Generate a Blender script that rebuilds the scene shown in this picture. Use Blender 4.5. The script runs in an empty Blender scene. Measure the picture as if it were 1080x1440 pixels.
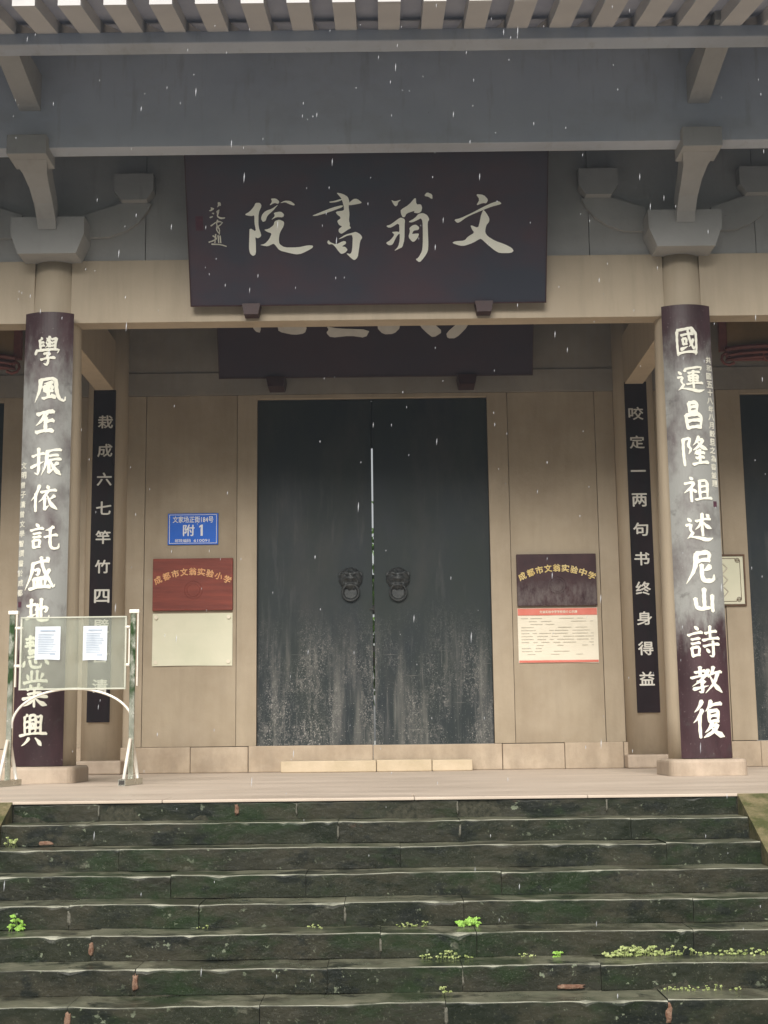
import bpy, bmesh, math, random
from mathutils import Vector, noise
from mathutils.geometry import tessellate_polygon
R_ = math.radians
random.seed(7)
SC = bpy.context.scene
COL = SC.collection

# ------------------------------------------------------------------ camera
cam_d = bpy.data.cameras.new('camera')
cam = bpy.data.objects.new('camera', cam_d); COL.objects.link(cam)
cam_d.sensor_fit = 'VERTICAL'; cam_d.sensor_height = 24.0; cam_d.lens = 24.0*1924.2/1440.0
cam_d.clip_start = 0.05; cam_d.clip_end = 2000
TILT, ROLL = 0.1605, 0.0118
from mathutils import Matrix
cam.matrix_world = (Matrix.Translation((0.1515, 0, 0.4626)) @ Matrix.Rotation(math.pi/2+TILT, 4, 'X')
                    @ Matrix.Rotation(-ROLL, 4, 'Z'))
SC.camera = cam
# ------------------------------------------------------------------ sky, sun, exposure
W = bpy.data.worlds.new('World'); SC.world = W; W.use_nodes = True
wn, wl = W.node_tree.nodes, W.node_tree.links
wn.clear()
SUN_EL, SUN_AZ = R_(37), R_(8)          # behind the camera, high: veiled by cloud
sky = wn.new('ShaderNodeTexSky'); sky.sky_type = 'NISHITA'; sky.sun_disc = False
sky.sun_elevation = SUN_EL; sky.sun_rotation = math.pi - SUN_AZ; sky.dust_density = 2; sky.air_density = 1.0
hs = wn.new('ShaderNodeHueSaturation'); hs.inputs['Saturation'].default_value = 0.30; hs.inputs['Value'].default_value = 0.48
tint = wn.new('ShaderNodeMixRGB'); tint.blend_type = 'MULTIPLY'; tint.inputs[0].default_value = 1
tint.inputs[2].default_value = (1.04, 1.0, 0.93, 1)
bg = wn.new('ShaderNodeBackground'); bg.inputs[1].default_value = 0.05
wo = wn.new('ShaderNodeOutputWorld')
wl.new(sky.outputs[0], hs.inputs['Color']); wl.new(hs.outputs[0], tint.inputs[1])
wl.new(tint.outputs[0], bg.inputs[0]); wl.new(bg.outputs[0], wo.inputs[0])
sd = bpy.data.lights.new('sun', 'SUN'); sd.energy = 1.5; sd.angle = R_(40); sd.color = (1, 0.96, 0.90)
sun = bpy.data.objects.new('sun', sd); COL.objects.link(sun)
sun.rotation_euler = (math.pi/2 - SUN_EL, 0, -SUN_AZ)
SC.view_settings.view_transform = 'Standard'; SC.view_settings.look = 'None'
SC.view_settings.gamma = 1; SC.view_settings.use_curve_mapping = False
SC.view_settings.exposure = 1.90

# ------------------------------------------------------------------ material helpers
def mat(name, a, b=None, scale=3.0, rough=0.6, rough2=None, bump=0.1, bscale=None, stretch=(1, 1, 1), spec=0.28,
        detail=8, lo=0.35, hi=0.65, extra=None, metal=0.0, coat=0.0):
    """two-tone noise material in world space; extra(nodes, links, colour socket, position socket) may add wear"""
    m = bpy.data.materials.new(name); m.use_nodes = True
    n, l = m.node_tree.nodes, m.node_tree.links
    p = n['Principled BSDF']
    geo = n.new('ShaderNodeNewGeometry')
    mp = n.new('ShaderNodeMapping'); mp.inputs['Scale'].default_value = stretch
    l.new(geo.outputs['Position'], mp.inputs['Vector'])
    nz = n.new('ShaderNodeTexNoise'); nz.inputs['Scale'].default_value = scale; nz.inputs['Detail'].default_value = detail
    nz.inputs['Roughness'].default_value = 0.6
    l.new(mp.outputs[0], nz.inputs['Vector'])
    cr = n.new('ShaderNodeValToRGB')
    cr.color_ramp.elements[0].position = lo; cr.color_ramp.elements[1].position = hi
    cr.color_ramp.elements[0].color = (*a, 1); cr.color_ramp.elements[1].color = (*(b or a), 1)
    l.new(nz.outputs['Fac'], cr.inputs[0])
    c = cr.outputs[0]
    if extra: c = extra(n, l, c, geo.outputs['Position'], p)
    l.new(c, p.inputs['Base Color'])
    p.inputs['Roughness'].default_value = rough
    if rough2 is not None:
        r2 = n.new('ShaderNodeMapRange'); r2.inputs['From Min'].default_value = 0.3; r2.inputs['From Max'].default_value = 0.7
        r2.inputs['To Min'].default_value = rough; r2.inputs['To Max'].default_value = rough2
        l.new(nz.outputs['Fac'], r2.inputs['Value']); l.new(r2.outputs[0], p.inputs['Roughness'])
    p.inputs['Specular IOR Level'].default_value = spec; p.inputs['Metallic'].default_value = metal
    p.inputs['Coat Weight'].default_value = coat
    if bump:
        nb = n.new('ShaderNodeTexNoise'); nb.inputs['Scale'].default_value = bscale or scale*8; nb.inputs['Detail'].default_value = 6
        l.new(mp.outputs[0], nb.inputs['Vector'])
        bp = n.new('ShaderNodeBump'); bp.inputs['Strength'].default_value = bump; bp.inputs['Distance'].default_value = 0.02
        l.new(nb.outputs['Fac'], bp.inputs['Height']); l.new(bp.outputs[0], p.inputs['Normal'])
    return m

def nmask(n, l, pos, scale, stretch, lo, hi, detail=6, off=(0, 0, 0)):
    mp = n.new('ShaderNodeMapping'); mp.inputs['Scale'].default_value = stretch; mp.inputs['Location'].default_value = off
    l.new(pos, mp.inputs[0])
    nz = n.new('ShaderNodeTexNoise'); nz.inputs['Scale'].default_value = scale; nz.inputs['Detail'].default_value = detail
    nz.inputs['Roughness'].default_value = 0.65
    l.new(mp.outputs[0], nz.inputs['Vector'])
    mr = n.new('ShaderNodeMapRange'); mr.inputs['From Min'].default_value = lo; mr.inputs['From Max'].default_value = hi
    l.new(nz.outputs['Fac'], mr.inputs['Value'])
    return mr.outputs[0]
def zmask(n, l, pos, z0, z1, axis='Z'):
    s = n.new('ShaderNodeSeparateXYZ'); l.new(pos, s.inputs[0])
    mr = n.new('ShaderNodeMapRange'); mr.inputs['From Min'].default_value = z0; mr.inputs['From Max'].default_value = z1
    mr.interpolation_type = 'SMOOTHSTEP'
    l.new(s.outputs[axis], mr.inputs['Value'])
    return mr.outputs[0]
def mul(n, l, a, b, op='MULTIPLY'):
    m = n.new('ShaderNodeMath'); m.operation = op; m.use_clamp = True
    for i, v in enumerate((a, b)):
        if isinstance(v, (int, float)): m.inputs[i].default_value = v
        else: l.new(v, m.inputs[i])
    return m.outputs[0]
def mixc(n, l, fac, c1, c2):
    m = n.new('ShaderNodeMixRGB')
    for i, v in enumerate((fac, c1, c2)):
        if isinstance(v, (int, float)): m.inputs[i].default_value = v
        elif isinstance(v, tuple): m.inputs[i].default_value = (*v, 1)
        else: l.new(v, m.inputs[i])
    return m.outputs[0]

# wear functions -----------------------------------------------------
def grime(n, l, c, pos, p):                # faint vertical run-off stains and dust patches on the painted stone
    k = nmask(n, l, pos, 2.2, (3.2, 3.2, 0.35), 0.45, 0.75)
    c = mixc(n, l, mul(n, l, k, 0.26), c, (0.22, 0.175, 0.12))
    k2 = nmask(n, l, pos, 1.3, (1, 1, 1), 0.5, 0.7, off=(4, 2, 9))
    c = mixc(n, l, mul(n, l, k2, 0.22), c, (0.50, 0.43, 0.34))
    k3 = nmask(n, l, pos, 40, (1, 1, 1), 0.66, 0.74)
    c = mixc(n, l, mul(n, l, k3, 0.35), c, (0.18, 0.14, 0.10))
    base = mul(n, l, mul(n, l, zmask(n, l, pos, 0.75, 0.0), nmask(n, l, pos, 3.5, (1, 1, .6), 0.4, 0.65)), 0.45)
    return mixc(n, l, base, c, (0.20, 0.155, 0.11))
def mottle(n, l, c, pos, p):               # water marks and dust on the paint under the eave
    k = nmask(n, l, pos, 0.9, (1, 1, 1.6), 0.48, 0.66, detail=9, off=(3, 3, 0))
    c = mixc(n, l, mul(n, l, k, 0.35), c, (0.30, 0.30, 0.29))
    k = nmask(n, l, pos, 3.5, (2.5, 1, .3), 0.56, 0.70, detail=8)
    c = mixc(n, l, mul(n, l, k, 0.30), c, (0.24, 0.23, 0.21))
    k = nmask(n, l, pos, 28, (1, 1, 1), 0.66, 0.72, detail=4)
    return mixc(n, l, mul(n, l, k, 0.4), c, (0.20, 0.19, 0.18))
def door_wear(n, l, c, pos, p):            # chalky scuffs and runs on the lower half of the metal doors
    low = zmask(n, l, pos, 2.3, 0.75)
    patch = nmask(n, l, pos, 1.5, (2.0, 1, .8), 0.42, 0.60, off=(3, 0, 1))
    k = mul(n, l, nmask(n, l, pos, 17, (1.3, 1, 0.6), 0.49, 0.66, detail=12), patch)
    c = mixc(n, l, mul(n, l, mul(n, l, k, low), 0.62), c, (0.27, 0.255, 0.235))
    k = nmask(n, l, pos, 60, (1, 1, .8), 0.55, 0.66, detail=4, off=(0, 0, 4))
    c = mixc(n, l, mul(n, l, mul(n, l, mul(n, l, k, patch), low), 0.8), c, (0.42, 0.40, 0.37))
    st = nmask(n, l, pos, 4, (5.0, 1, 0.22), 0.60, 0.68, detail=5, off=(1, 0, 7))
    c = mixc(n, l, mul(n, l, mul(n, l, st, low), 0.35), c, (0.25, 0.24, 0.22))
    run = nmask(n, l, pos, 2.2, (3.0, 1, 0.35), 0.56, 0.72, detail=8, off=(6, 0, 2))
    c = mixc(n, l, mul(n, l, mul(n, l, run, zmask(n, l, pos, 4.2, 3.0)), 0.30), c, (0.13, 0.125, 0.12))
    hz = nmask(n, l, pos, 7, (0.25, 1, 5.0), 0.66, 0.72, detail=5, off=(4, 0, 4))
    c = mixc(n, l, mul(n, l, mul(n, l, hz, low), 0.4), c, (0.32, 0.30, 0.27))
    wide = nmask(n, l, pos, 2.1, (3.2, 1, 0.28), 0.47, 0.66, detail=9, off=(2, 0, 12))
    c = mixc(n, l, mul(n, l, mul(n, l, wide, zmask(n, l, pos, 2.0, 1.2)), 0.42), c, (0.20, 0.195, 0.175))
    dots = nmask(n, l, pos, 55, (1, 1, 1), 0.67, 0.72, detail=2)
    c = mixc(n, l, mul(n, l, mul(n, l, dots, zmask(n, l, pos, 2.2, 0.4)), 0.8), c, (0.42, 0.40, 0.36))
    cl = nmask(n, l, pos, 1.1, (1.2, 1, .5), 0.5, 0.75, off=(9, 0, 3))
    return mixc(n, l, mul(n, l, cl, 0.4), c, (0.07, 0.062, 0.056))
def bloom(z0, z1, z2, z3, amt=1.0):        # grey bloom on old lacquer between two ragged heights
    def fn(n, l, c, pos, p):
        wob = nmask(n, l, pos, 3.0, (2.5, 2.5, 1), 0.3, 0.7)
        s = n.new('ShaderNodeSeparateXYZ'); l.new(pos, s.inputs[0])
        zz = mul(n, l, s.outputs['Z'], mul(n, l, wob, 0.55), 'ADD'); zz.node.use_clamp = False
        def rg(a, b):
            mr = n.new('ShaderNodeMapRange'); mr.interpolation_type = 'SMOOTHSTEP'
            mr.inputs['From Min'].default_value = a; mr.inputs['From Max'].default_value = b
            l.new(zz, mr.inputs['Value']); return mr.outputs[0]
        m = mul(n, l, rg(z0, z1), rg(z3, z2))
        m2 = mul(n, l, m, nmask(n, l, pos, 2.3, (1, 1, .7), 0.25, 0.55, off=(1, 5, 2)))
        blot = nmask(n, l, pos, 5.5, (1, 1, 1.2), 0.60, 0.70, off=(7, 1, 3))
        c = mixc(n, l, mul(n, l, m2, amt), c, (0.265, 0.27, 0.255))
        c = mixc(n, l, mul(n, l, blot, 0.55), c, (0.06, 0.05, 0.05))
        sp = nmask(n, l, pos, 70, (1, 1, 1), 0.70, 0.74, detail=2)
        return mixc(n, l, mul(n, l, sp, 0.6), c, (0.5, 0.48, 0.45))
    return fn
def moss(n, l, c, pos, p):
    k = nmask(n, l, pos, 1.3, (1, 1, 2.2), 0.50, 0.60, detail=9)
    c = mixc(n, l, mul(n, l, k, 0.85), c, (0.013, 0.027, 0.008))          # green algae
    k = nmask(n, l, pos, 1.9, (1, 1, 1.8), 0.50, 0.60, off=(11, 2, 5), detail=9)
    c = mixc(n, l, mul(n, l, k, 0.7), c, (0.040, 0.037, 0.024))           # bare brownish stone
    k = nmask(n, l, pos, 3.4, (1, 1, 1.6), 0.54, 0.62, off=(5, 0, 0), detail=10)
    c = mixc(n, l, mul(n, l, k, 0.85), c, (0.005, 0.008, 0.006))          # black wet patches
    k = nmask(n, l, pos, 18, (1, 1, 1), 0.645, 0.68, detail=3, off=(2, 0, 0))
    g = nmask(n, l, pos, 0.9, (1, 1, 3), 0.46, 0.58, off=(0, 3, 0))
    c = mixc(n, l, mul(n, l, mul(n, l, k, g), 0.75), c, (0.20, 0.23, 0.16))   # lichen dots
    k = nmask(n, l, pos, 4.0, (1, 1, 1.3), 0.65, 0.72, off=(8, 8, 1), detail=12)
    c = mixc(n, l, mul(n, l, k, 0.55), c, (0.16, 0.16, 0.12))             # lime bloom
    k = nmask(n, l, pos, 2.6, (1, 1, 1.5), 0.68, 0.74, off=(1, 18, 4), detail=10)
    c = mixc(n, l, mul(n, l, k, 0.6), c, (0.13, 0.055, 0.03))             # rusty stain
    k = nmask(n, l, pos, 75, (1, 1, 1), 0.60, 0.70, detail=3)
    return mixc(n, l, mul(n, l, k, 0.5), c, (0.12, 0.125, 0.09))

M = {}
M['wall'] = mat('painted_stone', (0.36, 0.295, 0.21), (0.42, 0.348, 0.255), 1.6, 0.7, bump=0.12, bscale=26, extra=grime)
M['wall2'] = mat('painted_stone_b', (0.335, 0.27, 0.19), (0.40, 0.332, 0.24), 1.3, 0.7, bump=0.12, bscale=30, extra=grime)
M['beam'] = mat('beam_paint', (0.45, 0.375, 0.275), (0.49, 0.412, 0.305), 1.2, 0.62, bump=0.05, bscale=30, extra=grime)
M['cap'] = mat('bracket_paint', (0.34, 0.34, 0.33), (0.39, 0.39, 0.38), 1.8, 0.65, bump=0.10, bscale=25, extra=mottle)
M['eave'] = mat('eave_haze_tint', (0.43, 0.475, 0.545), (0.50, 0.54, 0.60), 0.8, 0.65, bump=0.05, bscale=20, extra=mottle)  # blue-grey veil of haze put into the eave colour
M['rafter'] = mat('rafter_paint', (0.53, 0.52, 0.52), (0.58, 0.57, 0.56), 1.5, 0.65, bump=0.05)
M['soffit'] = mat('soffit_dark', (0.36, 0.39, 0.50), (0.44, 0.47, 0.56), 2, 0.8)
M['tile'] = mat('roof_tile', (0.06, 0.062, 0.065), (0.10, 0.10, 0.10), 5, 0.7)
M['floor'] = mat('porch_stone', (0.47, 0.39, 0.315), (0.60, 0.505, 0.415), 1.5, 0.42, 0.62, bump=0.06, bscale=18, stretch=(0.5, 1.5, 1))
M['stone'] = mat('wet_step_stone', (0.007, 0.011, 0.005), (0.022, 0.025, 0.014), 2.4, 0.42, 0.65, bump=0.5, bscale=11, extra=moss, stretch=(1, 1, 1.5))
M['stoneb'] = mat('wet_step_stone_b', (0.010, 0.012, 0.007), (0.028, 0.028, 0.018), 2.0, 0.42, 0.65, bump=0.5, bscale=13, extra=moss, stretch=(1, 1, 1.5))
M['tread'] = mat('wet_tread_sheen', (0.10, 0.108, 0.072), (0.19, 0.185, 0.13), 4.0, 0.22, 0.45, bump=0.25, bscale=20, extra=moss)  # paler than the risers: wet reflection put into the colour
M['edge'] = mat('pale_edge', (0.06, 0.064, 0.045), (0.36, 0.36, 0.29), 5.0, 0.3, 0.5, bump=0.3, bscale=40, lo=0.30, hi=0.58)  # pale mottled tone along the step nosings
M['mortar'] = mat('brick_mortar', (0.13, 0.06, 0.035), (0.26, 0.17, 0.12), 30, 0.8, bump=0.5, bscale=60)
M['palemortar'] = mat('pale_mortar', (0.09, 0.09, 0.07), (0.17, 0.16, 0.13), 22, 0.8, bump=0.5, bscale=60)
M['jointfill'] = mat('packed_joint_dirt', (0.018, 0.020, 0.013), (0.06, 0.058, 0.04), 30, 0.9, bump=0.4)
M['ceil'] = mat('bounce_cutting_ceiling', (0.025, 0.024, 0.026), (0.045, 0.04, 0.04), 4, 0.7)  # kept dark to swallow light bounced up into the porch
M['upper'] = mat('shade_toned_upper_wall', (0.235, 0.215, 0.185), (0.29, 0.27, 0.235), 1.3, 0.7, bump=0.1, extra=grime)  # wall colour darkened to carry the shade of the upper porch
M['core'] = mat('stair_core', (0.012, 0.014, 0.010), (0.02, 0.022, 0.016), 5, 0.9)
M['cheek'] = mat('mossy_cheek_stone', (0.075, 0.08, 0.03), (0.20, 0.165, 0.09), 7, 0.6, bump=0.5, bscale=45, lo=.4, hi=.6)
M['plinth'] = mat('plinth_stone', (0.42, 0.335, 0.26), (0.50, 0.41, 0.32), 3, 0.6, bump=0.12, bscale=22, extra=grime)
M['skirt'] = mat('skirting_stone', (0.40, 0.315, 0.225), (0.49, 0.40, 0.30), 2.4, 0.6, bump=0.22, bscale=18, extra=grime)
M['doorstep'] = mat('sandstone_slab', (0.44, 0.36, 0.24), (0.56, 0.46, 0.33), 2.8, 0.6, bump=0.2, bscale=20)
M['plaque'] = mat('plaque_lacquer', (0.030, 0.034, 0.050), (0.058, 0.031, 0.041), 0.9, 0.34, 0.45, bump=0.03, bscale=9, stretch=(1, 1, 1.6), spec=0.45)
M['plaque2'] = mat('inner_plaque_shaded_lacquer', (0.024, 0.017, 0.030), (0.040, 0.022, 0.032), 0.9, 0.5, 0.6, bump=0.03, bscale=9)  # plaque lacquer darkened for the weaker light behind the lintel
M['clip'] = mat('clip_lacquer', (0.035, 0.014, 0.016), (0.05, 0.02, 0.02), 8, 0.45)
M['board'] = mat('couplet_lacquer', (0.030, 0.014, 0.017), (0.060, 0.028, 0.034), 3.5, 0.36, 0.5, bump=0.06, bscale=10,
                 stretch=(1, 1, .35), extra=bloom(1.55, 2.1, 4.25, 5.1, 0.92))
M['boardin'] = mat('inner_board_lacquer', (0.006, 0.004, 0.005), (0.015, 0.006, 0.008), 4, 0.5, 0.6, bump=0.06, stretch=(1, 1, .3), spec=0.12)
M['letter'] = mat('cream_lettering', (0.74, 0.73, 0.62), (0.80, 0.79, 0.69), 8, 0.55, bump=0)
M['bigletter'] = mat('bright_cream_lettering', (0.84, 0.85, 0.74), (0.88, 0.88, 0.79), 8, 0.5, bump=0)
M['letterin'] = mat('white_lettering', (0.62, 0.60, 0.54), (0.70, 0.68, 0.62), 8, 0.55, bump=0)
M['tinyletter'] = mat('faint_lettering', (0.50, 0.49, 0.42), (0.70, 0.68, 0.58), 12, 0.6, bump=0)
M['seal'] = mat('red_seal', (0.060, 0.024, 0.038), (0.085, 0.028, 0.042), 30, 0.6, bump=0)
M['door'] = mat('door_metal', (0.006, 0.013, 0.018), (0.015, 0.023, 0.021), 1.5, 0.42, 0.6, bump=0.05, bscale=9, extra=door_wear, stretch=(1, 1, .5), spec=0.3)
M['iron'] = mat('knocker_iron', (0.030, 0.034, 0.036), (0.065, 0.068, 0.066), 25, 0.36, 0.5, bump=0.2, bscale=80, metal=0.35)
M['steel'] = mat('brushed_steel', (0.50, 0.52, 0.47), (0.62, 0.63, 0.58), 9, 0.16, 0.30, bump=0.02, metal=1.0)
M['steelwhite'] = mat('bright_steel_tube', (0.80, 0.76, 0.68), (0.86, 0.82, 0.74), 9, 0.3, bump=0, metal=0.2)
def green_reflection(n, l, c, pos, p):  # mottled green reflection painted onto the upper posts
    k = mul(n, l, nmask(n, l, pos, 14, (1, 1, .5), 0.40, 0.56), zmask(n, l, pos, .7, .95))
    return mixc(n, l, k, c, (0.07, 0.13, 0.05))
M['post'] = mat('post_steel', (0.40, 0.43, 0.34), (0.62, 0.62, 0.54), 9, 0.18, 0.3, bump=0.03, metal=0.8, extra=green_reflection)
M['darkmetal'] = mat('dark_bolt_hollow', (0.02, 0.02, 0.018), (0.05, 0.045, 0.04), 9, 0.5, bump=0)  # for the bolt, and for the painted dark inside the foot tubes
M['paper'] = mat('white_paper', (0.58, 0.63, 0.69), (0.63, 0.68, 0.73), 5, 0.6, bump=0)
M['paperline'] = mat('print_grey_blue', (0.36, 0.43, 0.52), (0.44, 0.50, 0.58), 5, 0.7, bump=0)
M['cream'] = mat('cream_sheet', (0.66, 0.66, 0.50), (0.74, 0.72, 0.56), 1.6, 0.35, bump=0.03)
M['creamnotice'] = mat('notice_sheet', (0.76, 0.70, 0.56), (0.84, 0.78, 0.64), 2.5, 0.5, bump=0)
M['pinkred'] = mat('notice_red', (0.66, 0.17, 0.12), (0.72, 0.22, 0.17), 5, 0.5, bump=0)
M['greyline'] = mat('faint_print', (0.56, 0.53, 0.44), (0.62, 0.58, 0.48), 5, 0.7, bump=0)
M['blue'] = mat('blue_enamel', (0.003, 0.12, 0.62), (0.004, 0.13, 0.66), 4, 0.4, bump=0)
M['white'] = mat('white_enamel', (0.78, 0.80, 0.84), None, 4, 0.4, bump=0)
M['redwood'] = mat('red_stained_wood', (0.16, 0.032, 0.020), (0.25, 0.055, 0.034), 3, 0.5, 0.6, bump=0.12, bscale=14, stretch=(.5, 1, 5))
def patchy_low(n, l, c, pos, p):  # paler patchy tone towards the bottom of the plate
    k = mul(n, l, zmask(n, l, pos, 2.42, 2.22), nmask(n, l, pos, 16, (1, 1, .5), 0.38, 0.6))
    return mixc(n, l, mul(n, l, k, 0.8), c, (0.14, 0.115, 0.11))
M['darkwood'] = mat('dark_maroon_wood', (0.032, 0.011, 0.015), (0.05, 0.018, 0.02), 4, 0.3, 0.45, bump=0.06, extra=patchy_low)
M['gold'] = mat('gilt', (0.66, 0.48, 0.16), (0.74, 0.60, 0.28), 9, 0.45, bump=0)
M['orangegilt'] = mat('orange_gilt', (0.72, 0.34, 0.14), (0.80, 0.46, 0.22), 9, 0.5, bump=0)
M['brownframe'] = mat('brown_frame', (0.10, 0.055, 0.03), (0.16, 0.09, 0.05), 9, 0.5, bump=0.05)
M['paleframe'] = mat('pale_inner_frame', (0.62, 0.50, 0.33), (0.68, 0.56, 0.38), 9, 0.5, bump=0)
M['ochre'] = mat('ochre_panel', (0.22, 0.145, 0.06), (0.28, 0.18, 0.08), 3, 0.6, bump=0)
M['redbrown'] = mat('red_brown_carving', (0.15, 0.05, 0.045), (0.21, 0.075, 0.06), 6, 0.45, bump=0.05)
M['weed'] = mat('young_weed', (0.20, 0.40, 0.05), (0.34, 0.55, 0.12), 30, 0.5, bump=0)
M['weedpale'] = mat('pale_weed', (0.24, 0.31, 0.09), (0.44, 0.49, 0.22), 30, 0.55, bump=0)
M['leaf'] = mat('hedge_leaf', (0.07, 0.16, 0.02), (0.16, 0.32, 0.05), 3, 0.5, bump=0)
M['bark'] = mat('bark', (0.08, 0.06, 0.04), (0.14, 0.11, 0.08), 12, 0.8)
M['ground'] = mat('wet_paving', (0.09, 0.10, 0.115), (0.14, 0.15, 0.17), 1.5, 0.35, 0.6, bump=0.1)
M['gardenground'] = mat('courtyard_paving', (0.36, 0.36, 0.33), (0.48, 0.48, 0.44), 1.5, 0.5, bump=0.1)
M['drop'] = mat('rain_drop', (0.80, 0.82, 0.86), None, 1, 0.1, bump=0)
d_ = M['drop'].node_tree.nodes['Principled BSDF']; d_.inputs['Alpha'].default_value = 0.42
# clear acrylic with a whitish haze
ac = bpy.data.materials.new('hazy_acrylic'); ac.use_nodes = True
n_, l_ = ac.node_tree.nodes, ac.node_tree.links; n_.clear()
o_ = n_.new('ShaderNodeOutputMaterial'); tr = n_.new('ShaderNodeBsdfTransparent'); gl = n_.new('ShaderNodeBsdfGlossy')
gl.inputs['Roughness'].default_value = 0.06; tr.inputs[0].default_value = (0.97, 0.985, 0.96, 1)
df = n_.new('ShaderNodeBsdfDiffuse'); df.inputs[0].default_value = (0.80, 0.82, 0.74, 1)
fr = n_.new('ShaderNodeFresnel'); fr.inputs[0].default_value = 1.49
m1 = n_.new('ShaderNodeMixShader'); m2 = n_.new('ShaderNodeMixShader')
geo = n_.new('ShaderNodeNewGeometry')
k_ = nmask(n_, l_, geo.outputs['Position'], 4, (1, 1, 1), 0.2, 0.9)
k_ = mul(n_, l_, k_, 0.10); k_ = mul(n_, l_, k_, 0.06, 'ADD')
l_.new(fr.outputs[0], m1.inputs[0]); l_.new(tr.outputs[0], m1.inputs[1]); l_.new(gl.outputs[0], m1.inputs[2])
l_.new(k_, m2.inputs[0]); l_.new(m1.outputs[0], m2.inputs[1]); l_.new(df.outputs[0], m2.inputs[2])
l_.new(m2.outputs[0], o_.inputs[0]); M['acrylic'] = ac
ae = mat('acrylic_edge', (0.58, 0.60, 0.50), (0.70, 0.71, 0.62), 9, 0.15, bump=0)
ae.node_tree.nodes['Principled BSDF'].inputs['Alpha'].default_value = 0.75; M['acedge'] = ae

# ------------------------------------------------------------------ object helpers
ORG = {}
def put(name, verts, faces, m, parent=None, origin=None, mats=None, fmat=None, smooth=False):
    """verts in world coordinates; the object's origin is put at `origin`"""
    if origin is None:
        if parent is None:
            xs = [v[0] for v in verts]; ys = [v[1] for v in verts]; zs = [v[2] for v in verts]
            origin = ((min(xs)+max(xs))/2, (min(ys)+max(ys))/2, min(zs))
        else:
            v0 = verts[0]; origin = (v0[0], v0[1], v0[2])
    me = bpy.data.meshes.new(name)
    me.from_pydata([(v[0]-origin[0], v[1]-origin[1], v[2]-origin[2]) for v in verts], [], faces)
    for mm in (mats or [m]): me.materials.append(mm)
    if fmat: me.polygons.foreach_set('material_index', fmat)
    if smooth: me.polygons.foreach_set('use_smooth', [True]*len(me.polygons))
    me.update()
    o = bpy.data.objects.new(name, me); COL.objects.link(o)
    place(o, origin, parent)
    return o
def place(o, origin, parent):
    ORG[o.name] = Vector(origin)
    if parent is not None:
        o.parent = parent; o.location = Vector(origin) - ORG[parent.name]
    else: o.location = origin
def thing(name, loc, label, cat, group=None, kind=None):
    o = bpy.data.objects.new(name, None); COL.objects.link(o); o.empty_display_size = 0.2
    place(o, loc, None); return tag(o, label, cat, group, kind)
def tag(o, label=None, cat=None, group=None, kind=None):
    if label: o['label'] = label
    if cat: o['category'] = cat
    if group: o['group'] = group
    if kind: o['kind'] = kind
    return o
def dup(o, loc, parent=None):              # copy of one part; loc = world origin
    c = o.copy(); COL.objects.link(c)
    if parent is None: parent = o.parent
    place(c, loc, parent); return c
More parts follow.
